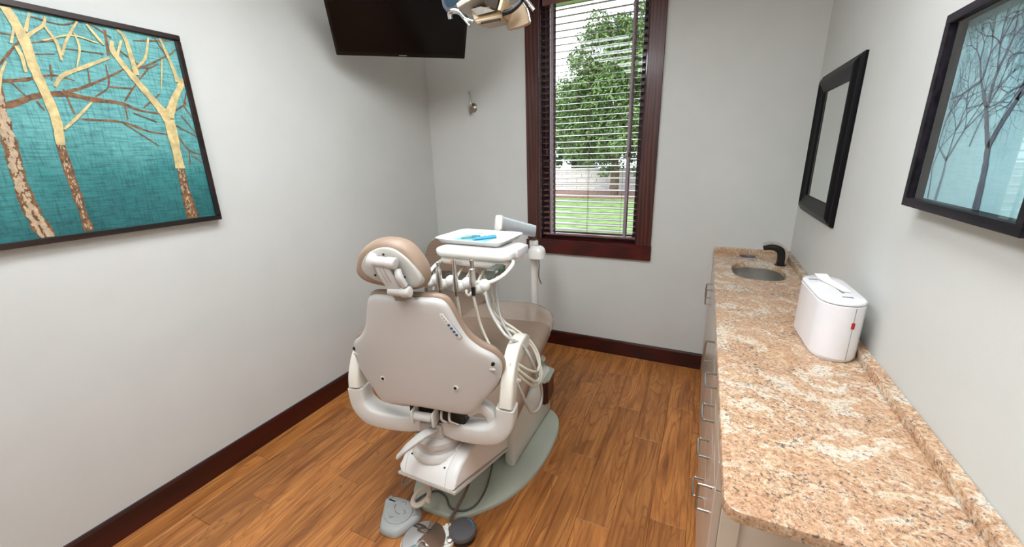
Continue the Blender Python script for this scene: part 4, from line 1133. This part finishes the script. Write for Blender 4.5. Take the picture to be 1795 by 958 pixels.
# control panel
b = B(); box(b, (-.790, 1.385, 1.094), (-.748, 1.52, 1.142), .006, 1); pn = dp_('control_panel', b, M['panel_grey'], 30)
for k, (yy, zz_, mm) in enumerate(((1.405, 1.128, 'mark_grey'), (1.452, 1.129, 'green_key'), (1.410, 1.106, 'mark_grey'), (1.452, 1.105, 'mark_grey'), (1.497, 1.132, 'mark_grey'), (1.497, 1.118, 'mark_grey'), (1.497, 1.104, 'mark_grey'))):
    b = B(); box(b, (-.749, yy - .011, zz_ - .0050), (-.7455, yy + .011, zz_ + .0050), .002, 1); dp_('key', b, M['key_pale'] if mm == 'mark_grey' else M[mm], 30, pn)
# holder rail
b = B(); tube(b, [(-1.085, 1.50, 1.128), (-1.088, 1.44, 1.112), (-1.082, 1.385, 1.088), (-1.05, 1.362, 1.078), (-.97, 1.36, 1.078), (-.89, 1.36, 1.082), (-.80, 1.36, 1.090), (-.755, 1.368, 1.096), (-.715, 1.40, 1.118), (-.700, 1.45, 1.145), (-.715, 1.50, 1.150), (-.74, 1.53, 1.145)], .0085, 12, 5); dp_('holder_rail', b, M['unit_white'], 50)
HPX = (-1.045, -.972, -.890, -.807)
for hx in HPX:
    b = B(); t = bmesh.new(); bmesh.ops.create_uvsphere(t, u_segments=20, v_segments=12, radius=1.0, matrix=Matrix.Translation((hx + .026, 1.356, 1.081)) @ Matrix.Rotation(.5, 4, 'Y') @ Matrix.Diagonal((.025, .024, .028, 1)))
    me = bpy.data.meshes.new('t'); t.to_mesh(me); t.free(); b.from_mesh(me)
    tube(b, [(hx + .024, 1.356, 1.080), (hx + .004, 1.348, 1.066), (hx - .012, 1.341, 1.059), (hx - .018, 1.338, 1.058)], [.021, .019, .015, .009], 14, 5)
    dp_('instrument_holder', b, M['unit_white'], 60)
def hose(pts, m='tube_cream', r=.0062, name='hose'):
    b = B(); tube(b, pts, r, 8, 6); return dp_(name, b, M[m], 60)
hose([(-.90, 1.58, 1.11), (-.86, 1.50, 1.03), (-.795, 1.414, .957), (-.677, 1.323, .893), (-.622, 1.372, .831), (-.591, 1.412, .725), (-.613, 1.56, .52), (-.612, 1.54, .44), (-.583, 1.37, .520), (-.589, 1.282, .664), (-.600, 1.255, .735)], 'tube_grey', .0068)
hose([(-.94, 1.58, 1.11), (-.88, 1.53, .98), (-.81, 1.50, .867), (-.707, 1.494, .815), (-.645, 1.52, .754), (-.600, 1.504, .673), (-.592, 1.46, .622), (-.580, 1.346, .700), (-.605, 1.262, .790)])
hose([(-.95, 1.60, 1.11), (-.90, 1.57, .98), (-.83, 1.53, .88), (-.72, 1.51, .83), (-.655, 1.53, .775), (-.612, 1.53, .70), (-.596, 1.47, .668), (-.585, 1.35, .735), (-.610, 1.27, .808)])
hose([(-.92, 1.62, 1.11), (-.90, 1.62, 1.0), (-.85, 1.58, .88), (-.74, 1.53, .81), (-.66, 1.55, .74), (-.602, 1.535, .63), (-.595, 1.45, .60), (-.588, 1.33, .69), (-.605, 1.255, .775)])
hose([(-.86, 1.62, 1.10), (-.855, 1.60, .98), (-.80, 1.52, .88), (-.70, 1.42, .84), (-.63, 1.40, .79)], 'tube_grey')
hose([(-.99, 1.56, 1.11), (-.985, 1.44, 1.05), (-.97, 1.42, 1.01), (-.955, 1.45, 1.03), (-.94, 1.56, 1.11)])
hose([(-.93, 1.55, 1.11), (-.915, 1.43, 1.03), (-.90, 1.42, 1.0), (-.885, 1.45, 1.03), (-.88, 1.56, 1.11)])
# fittings at the armrest
for a in ((-.612, 1.262, .800), (-.607, 1.258, .785), (-.602, 1.255, .740)):
    b = B(); tube2(b, [Vector(a) + Vector((-.012, -.02, .012)), Vector(a) + Vector((.006, .022, -.014))], [.009, .009], 10); dp_('hose_fitting', b, M['tube_cream'])
# handpieces resting in the holders
hp_lab = ('slim steel handpiece in the holder half hidden behind the headrest', 'slender steel handpiece with engraved grip in the second holder from the headrest', 'tapered polished steel handpiece in the third holder from the headrest', 'thick knurled steel handpiece with black collar in the holder nearest the window')
tubes = ([(0, 0, 0), (.004, .01, -.06), (.03, .03, -.17), (.05, .12, -.32)], [(0, 0, 0), (-.002, .02, -.10), (-.018, .06, -.21), (.01, .16, -.44), (.05, .22, -.485)],
         [(0, 0, 0), (-.003, .02, -.10), (-.024, .06, -.24), (-.02, .14, -.42), (.02, .22, -.485)], [(0, 0, 0), (.014, .02, -.13), (.058, .02, -.225), (.106, .02, -.285), (.13, .02, -.33)])
for k, hx in enumerate(HPX):
    h = thing('handpiece', hp_lab[k], 'handpiece', (hx - .008, 1.322, 1.050), 0, 'handpieces on the holder rail')
    if k == 2:
        pr = [(.006, 0), (.0085, .012), (.0085, .045), (.0072, .06), (.0060, .09), (.0048, .118), (.0050, .122), (.0036, .126)]
    elif k == 3:
        pr = [(.0075, .03), (.0105, .034), (.0105, .055), (.0098, .057), (.0098, .094), (.006, .097), (.006, .114), (.0068, .117), (.0068, .128), (.004, .130)]
    else:
        pr = [(.0065, 0), (.0075, .02), (.0095, .045), (.0095, .075), (.007, .08), (.0048, .094), (.0055, .098), (.0055, .106), (.003, .109)]
    pr = [(r_ * 1.42, z_ * 1.14) for r_, z_ in pr]
    b = B(); lathe(b, pr, (0, 0, 0), 18); body = finish('body', b, M['chrome' if k == 2 else 'steel'], h, 35)
    if k == 3:
        b = B(); tube2(b, [(.001, 0, -.004), (0, 0, .03)], [.009, .0088], 16); finish('black_collar', b, M['black'], h)
    else:
        b = B(); lathe(b, [(.0080, -.018), (.0092, -.014), (.0092, .004), (.007, .006)], (0, 0, 0), 16); finish('collar', b, M['nickel'], h)
    b = B(); tube(b, [(p[0], p[1], p[2] - .012) for p in tubes[k]], .0062, 8, 6); finish('tubing', b, M['tube_cream'], h, 60)
# tray and what lies on it
TZ = 1.198
tr = thing('instrument_tray', 'white rectangular plastic tray lying on top of the delivery unit head', 'tray', (-.962, 1.648, TZ), math.radians(-1.5))
TWx, TWy = .368, .272
b = B()
ro = lambda i: rrect(TWx - 2 * i, TWy - 2 * i, max(.012, .045 - i), 6)
loft(b, [[(a, c, z) for a, c in ro(i)] for i, z in ((.034, .0003), (.024, .003), (.008, .022), (.000, .0255), (.0, .027), (.003, .0285), (.010, .0265), (.026, .0075), (.036, .0045))])
finish('body', b, M['tray'], tr, 45)
nk = tag(finish('napkin', B(), M['napkin'], None, 0), 'pale aqua paper napkin lying on the white tray', 'napkin')
b = B(); box(b, (-.10, -.075, 0), (.075, .070, .0022)); b.to_mesh(nk.data); b.free(); nk.location = (-.985, 1.655, TZ + .0048); nk.rotation_euler = (0, 0, math.radians(-4))
NZ = TZ + .0072
i1 = thing('prophy_angle', 'teal handled polishing tip with grey nose on the aqua napkin', 'instrument', (-.985, 1.655, NZ), math.radians(20))
b = B(); tube2(b, [(-.02, 0, .009), (-.018, 0, .009), (.018, 0, .009), (.02, 0, .009)], [.006, .0085, .0085, .006], 14); finish('grip', b, M['teal'], i1)
b = B(); tube(b, [(-.02, 0, .009), (-.045, -.004, .007), (-.072, -.012, .0055)], [.005, .004, .0035], 10); finish('nose', b, M['mark_grey'], i1)
i2 = thing('blue_tube', 'light blue plastic tube lying on the aqua napkin', 'instrument', (-.935, 1.660, NZ), math.radians(52))
b = B(); tube2(b, [(-.055, 0, .008), (-.05, 0, .008), (.05, 0, .0085), (.055, 0, .0085)], [.005, .0072, .0078, .006], 14); finish('barrel', b, M['sky_blue'], i2)
b = B(); box(b, (-.066, -.009, .001), (-.055, .009, .015), .003, 1); finish('tip', b, M['sky_blue'], i2, 30)
i3 = tag(finish('suction_tip', B(), M['film'], None, 50), 'curled clear plastic suction tip on the aqua napkin', 'instrument')
b = B(); tube(b, [(-.03, .055, .006), (-.035, .085, .012), (-.01, .10, .016), (.018, .088, .010), (.012, .062, .006), (-.004, .05, .0055)], .0042, 10, 6); b.to_mesh(i3.data); b.free(); i3.data.materials.clear(); i3.data.materials.append(M['tray']); i3.data.shade_smooth(); i3.location = (-.985, 1.625, NZ)
i3['label'] = 'curled white plastic suction tip on the aqua napkin'

# ---------------------------------------------------------------- foot controls
fs = thing('foot_switch', 'pale grey triangular foot switch pad with arrow marks on the floor', 'foot switch', (-1.135, 1.06, 0))
tri = smooth_closed([(-.110, .045), (-.09, .072), (-.05, .086), (.02, .09), (.08, .075), (.106, .045), (.105, .01), (.080, -.060), (.058, -.085), (.02, -.092), (-.02, -.088), (-.045, -.062), (-.08, -.005)], 5)
b = B(); prism(b, tri, [(.002, .0003), (0, .004), (.006, .026), (.014, .034), (.03, .037)]); finish('body', b, M['pedal_grey'], fs, 50)
dk = lambda r: [(.008 + r * math.cos(2 * PI * k / 36), .006 + r * .95 * math.sin(2 * PI * k / 36)) for k in range(36)]
b = B(); prism(b, dk(.066), [(0, .030), (0, .040), (.003, .0425), (.012, .042), (.02, .0400)]); disc = finish('rocker_disc', b, M['pedal_grey'], fs, 20)
for pl in ([(-.050, .010), (-.035, -.002), (-.012, -.004)], [(-.066, .030), (-.058, .012)], [(-.01, .022), (.006, .016), (.004, .004)], [(-.05, -.026), (-.04, -.034), (-.03, -.026)], [(-.045, .052), (-.03, .060), (-.02, .050)], [(.045, .02), (.062, .03)]):
    b = B(); tube(b, [(a + .036, c, .0425 if a < .04 else .0375) for a, c in pl], .0016, 6, 4); finish('mark', b, M['mark_grey'], fs)
b = B(); lathe(b, [(.010, .036), (.010, .0385), (.007, .039)], (-.082, .056, 0), 14); finish('mark', b, M['mark_grey'], fs)

cc = thing('disc_foot_control', 'mirror-bright chrome conical disc foot control with white rim', 'foot control', (-.940, 1.008, 0), math.radians(40))
base = smooth_closed([(.10 * math.cos(2 * PI * k / 20), .10 * math.sin(2 * PI * k / 20)) if k not in (0, 1, 19) else (.122, (-.04, 0, .04)[(1, 0, 2).index(0) if False else {19: 0, 0: 1, 1: 2}[k]]) for k in range(20)], 4)
b = B(); prism(b, base, [(.004, .0003), (0, .004), (0, .016), (.004, .020)]); finish('base', b, M['unit_white'], cc, 40)
b = B(); loft(b, [[(r * math.cos(2 * PI * k / 64), r * math.sin(2 * PI * k / 64), z) for k in range(64)] for r, z in ((.094, .020), (.094, .026), (.090, .030), (.045, .041), (.0015, .052))]); finish('chrome_disc', b, M['chrome'], cc, 25)
b = B(); box(b, (.082, -.045, .018), (.124, .045, .028), .006, 2); finish('bracket', b, M['unit_white'], cc, 40)
for yy in (-.032, .032):
    b = B(); lathe(b, [(.015, .026), (.015, .036), (.009, .040)], (.106, yy, 0), 18); finish('hose_port', b, M['unit_white'] if yy > 0 else M['steel'], cc)

rp_ = thing('round_foot_pedal', 'dark grey round foot pedal with a blue mark on its rim', 'foot pedal', (-.808, 1.108, 0), math.radians(10))
b = B(); lathe(b, [(.053, .0003), (.055, .003), (.055, .022), (.051, .024)], (0, 0, 0), 40); finish('base', b, M['black'], rp_, 40)
b = B(); lathe(b, [(.055, .023), (.0595, .028), (.0595, .040), (.056, .047), (.043, .049), (.001, .052)], (0, 0, 0), 48); finish('top', b, M['pedal_dark'], rp_, 50)
for a0 in (28, 44, 60, 76):
    a = math.radians(a0); r_ = .046
    b = B(); tube(b, [(r_ * math.cos(a - .1), r_ * math.sin(a - .1), .0492), (r_ * math.cos(a) * 1.06, r_ * math.sin(a) * 1.06, .0484), (r_ * math.cos(a + .1), r_ * math.sin(a + .1), .0492)], .0030, 8, 4); finish('blue_mark', b, M['blue_mark'], rp_)
fl = tag(finish('clear_film', B(), M['film'], None, 0), 'small scrap of clear plastic film on the floor under the round pedal', 'film')
b = B(); rr_ = random.Random(5)
b2 = [(-.06, -.03), (-.03, -.06), (.0, -.075), (.03, -.08), (.045, -.06), (.02, -.045), (-.02, -.03)]
prism(b, b2, [(0, .0005), (0, .0012)]); b.to_mesh(fl.data); b.free(); fl.location = (-.83, 1.09, 0)

RM = CI @ Matrix.Translation((-1.038, 1.128, .105)) @ (Matrix.Rotation(math.radians(-20), 4, 'Z') @ Matrix.Rotation(math.radians(-14), 4, 'Y') @ Matrix.Rotation(math.radians(20), 4, 'X')) @ Matrix.Scale(1.2, 4)
b = B(); n = 40
loft(b, [[(r * math.cos(2 * PI * k / n), r * math.sin(2 * PI * k / n) * 1.05, z) for k in range(n)] for r, z in ((.027, -.005), (.042, -.005), (.044, 0), (.042, .005), (.027, .005), (.025, 0), (.027, -.005))], (False, False)); b.transform(RM); ring = cp('release_ring', b, M['ring_beige'], 40); ring['label'] = 'beige plastic ring'
b = B(); box(b, (.040, -.006, -.007), (.058, .012, .007), .003, 1); b.transform(RM); finish('ring_lug', b, M['ring_beige'], ring, 30)
b = B(); tube(b, [(.0, .043, 0), (.004, .075, .03), (.008, .12, .10)], .005, 8, 4); b.transform(RM); finish('ring_stem', b, M['ring_beige'], ring)
M['braid'] = mat('braided_brown_hose', (120, 102, 88), 0.5, var=0.25, vscale=160)
b = B(); tube(b, [(-1.06, 1.30, .20), (-1.12, 1.24, .13), (-1.185, 1.19, .105), (-1.165, 1.155, .095), (-1.125, 1.18, .12), (-1.07, 1.26, .19)], .0060, 8, 8); cp('cable_loop', wl(b), M['braid'], 60)
b = B(); tube(b, [(-.95, 1.50, .14), (-.925, 1.40, .10), (-.900, 1.30, .055), (-.893, 1.19, .035), (-.889, 1.12, .034), (-.862, 1.090, .033)], .0072, 8, 8)
b.transform((Matrix.Translation(cc.location) @ Matrix.Rotation(math.radians(40), 4, 'Z')).inverted()); finish('braided_hose', b, M['braid'], cc, 60)
b = B(); tube(b, [(-.87, 1.52, .075), (-.845, 1.43, .040), (-.826, 1.34, .0275), (-.826, 1.25, .0275), (-.862, 1.20, .0275), (-.925, 1.19, .0275), (-.985, 1.235, .0275), (-1.04, 1.245, .0275), (-1.075, 1.215, .0275), (-1.10, 1.16, .026), (-1.10, 1.125, .02)], .0050, 8, 8)
b.transform(Matrix.Translation(-fs.location)); finish('foot_cord', b, M['cord_grey'], fs, 60)

# ---------------------------------------------------------------- guest chair in the far corner
gc = thing('guest_chair', 'brown woven-fabric guest chair with rounded back in the far left corner', 'chair', (-1.835, 2.56, 0), math.radians(6))
gsurf = lambda w_, z: .20 + (z - .5) * .16 - .40 * w_ * w_
go = smooth_closed([(0, .965), (.16, .950), (.255, .895), (.298, .80), (.300, .72), (.275, .650), (.15, .630), (0, .628), (-.15, .630), (-.275, .650), (-.300, .72), (-.298, .80), (-.255, .895), (-.16, .950)], 4)
b = B(); pillow(b, go, [(.02, .0), (.004, .006), (0, .02), (.003, .034)], gsurf); finish('back_shell', b, M['cream'], gc, 60)
b = B(); pillow(b, [(a * .97, (c - .79) * .95 + .79) for a, c in go], [(.022, -.028), (.006, -.022), (0, -.010), (0, .004)], gsurf); finish('back_pad', b, M['fabric'], gc, 60)
b = B(); prism(b, rrect(.60, .46, .11, 6, 0, -.008), [(.02, .415), (.004, .42), (0, .43), (0, .448), (.008, .460), (.025, .465), (.05, .466)]); finish('seat', b, M['fabric'], gc, 50)
b = B(); prism(b, rrect(.612, .474, .115, 6, 0, -.008), [(.01, .398), (0, .401), (0, .419), (.004, .421)]); finish('seat_pan', b, M['cream'], gc, 50)
for sx in (-1, 1):
    b = B(); tube(b, [(sx * .235, .17, .40), (sx * .245, .215, .50), (sx * .225, .225, .70)], .011, 10, 5); finish('back_post', b, M['cream'], gc)
    b = B(); box(b, (sx * .21 - .02, -.235, .352), (sx * .21 + .02, -.16, .398), .004, 1); finish('leg_bracket', b, M['black'], gc, 30)
    for sy in (-1, 1):
        b = B(); tube2(b, [(sx * .22, sy * .18, .40), (sx * .255, sy * .205, .0)], [.014, .011], 12); finish('leg', b, M['cream'], gc)

# ---------------------------------------------------------------- operating light
ol = thing('operating_light', 'beige dental operating light with chrome handles hanging near the television', 'lamp', (-.82, 1.62, 2.14))
def op(n, bm, m, smooth=40, parent=None):
    bm.transform(Matrix.Translation((.82, -1.62, -2.14))); return finish(n, bm, m, parent or ol, smooth)
def ring4(pts): return pts
b = B()   # lower lamp body, an angular wedge
loft(b, [[(-.925, 1.60, 2.160), (-.760, 1.60, 2.150), (-.760, 1.74, 2.175), (-.925, 1.74, 2.185)],
         [(-.900, 1.585, 2.112), (-.768, 1.590, 2.116), (-.768, 1.72, 2.125), (-.900, 1.72, 2.12)],
         [(-.885, 1.59, 2.093), (-.775, 1.595, 2.100), (-.78, 1.68, 2.105), (-.880, 1.68, 2.10)]])
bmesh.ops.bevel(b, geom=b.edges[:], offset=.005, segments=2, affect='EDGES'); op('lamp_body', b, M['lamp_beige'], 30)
b = B(); box(b, (-.872, 1.5885, 2.096), (-.785, 1.600, 2.104), .001, 1); op('vent_strip', b, M['lamp_dark'], 0)
b = B(); prism(b, [(-.905, 2.150), (-.862, 2.152), (-.800, 2.128), (-.880, 2.124)], [(0, 1.578), (0, 1.592)], lambda a, c, h: (a, h, c)); op('side_recess', b, M['nickel'], 0)
b = B(); prism(b, [(-.850, 2.185), (-.775, 2.178), (-.790, 2.130), (-.835, 2.150)], [(0, 1.570), (.002, 1.596)], lambda a, c, h: (a, h, c)); op('reflector', b, M['lamp_dark'], 0)
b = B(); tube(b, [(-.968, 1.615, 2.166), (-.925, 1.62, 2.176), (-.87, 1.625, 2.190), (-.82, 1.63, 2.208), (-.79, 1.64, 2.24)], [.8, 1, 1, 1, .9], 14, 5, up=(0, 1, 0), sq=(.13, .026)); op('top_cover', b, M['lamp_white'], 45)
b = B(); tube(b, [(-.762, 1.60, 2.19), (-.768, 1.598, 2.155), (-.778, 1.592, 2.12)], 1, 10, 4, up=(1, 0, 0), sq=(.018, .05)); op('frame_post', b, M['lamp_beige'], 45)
b = B(); prism(b, smooth_closed([(-.775, 2.155), (-.725, 2.165), (-.700, 2.14), (-.688, 2.098), (-.70, 2.085), (-.755, 2.078), (-.790, 2.086)], 4), [(.004, 1.655), (0, 1.660), (0, 1.668), (.004, 1.672)], lambda a, c, h: (a, h, c)); sh = op('lens_shield', b, M['shield'], 40)
b = B(); tube(b, [(-.712, 1.652, 2.160), (-.694, 1.652, 2.13), (-.684, 1.652, 2.092)], .004, 8, 5); op('shield_rim', b, M['chrome'], 50, sh)
sd_ = [(-1.115, 2.28), (-1.105, 2.215), (-1.085, 2.19), (-1.05, 2.19), (-1.01, 2.21), (-.99, 2.28)]
b = B(); prism(b, sd_, [(.004, 1.675), (0, 1.68), (0, 1.692), (.004, 1.697)], lambda a, c, h: (a, h, c)); s2 = op('rear_shield', b, M['shield_rim'], 40)
b = B(); prism(b, [(a * .72 + -1.053 * .28, c * .72 + 2.255 * .28) for a, c in sd_], [(0, 1.6735), (0, 1.676)], lambda a, c, h: (a, h, c)); op('shield_panel', b, M['shield_dark'], 0, s2)
b = B(); tube(b, [(-1.010, 1.585, 2.132), (-1.008, 1.58, 2.152), (-.985, 1.58, 2.156), (-.960, 1.582, 2.146), (-.935, 1.585, 2.122), (-.905, 1.59, 2.110)], [.009, .010, .010, .009, .007, .006], 12, 5); op('handle', b, M['chrome'], 60)
b = B(); tube(b, [(-.955, 1.585, 2.135), (-.930, 1.582, 2.108), (-.918, 1.582, 2.094)], [.005, .005, .004], 10, 4); op('handle', b, M['chrome'], 60)
b = B(); tube(b, [(-.700, 1.60, 2.165), (-.672, 1.60, 2.145), (-.645, 1.60, 2.110)], [.006, .007, .007], 10, 4); op('handle', b, M['chrome'], 60)
b = B(); tube(b, [(-.775, 1.59, 2.118), (-.740, 1.60, 2.125), (-.705, 1.61, 2.150), (-.690, 1.63, 2.19), (-.70, 1.66, 2.26), (-.76, 1.68, 2.32)], [.010, .009, .008, .009, .011, .012], 12, 5); op('yoke', b, M['dark_metal'], 60)
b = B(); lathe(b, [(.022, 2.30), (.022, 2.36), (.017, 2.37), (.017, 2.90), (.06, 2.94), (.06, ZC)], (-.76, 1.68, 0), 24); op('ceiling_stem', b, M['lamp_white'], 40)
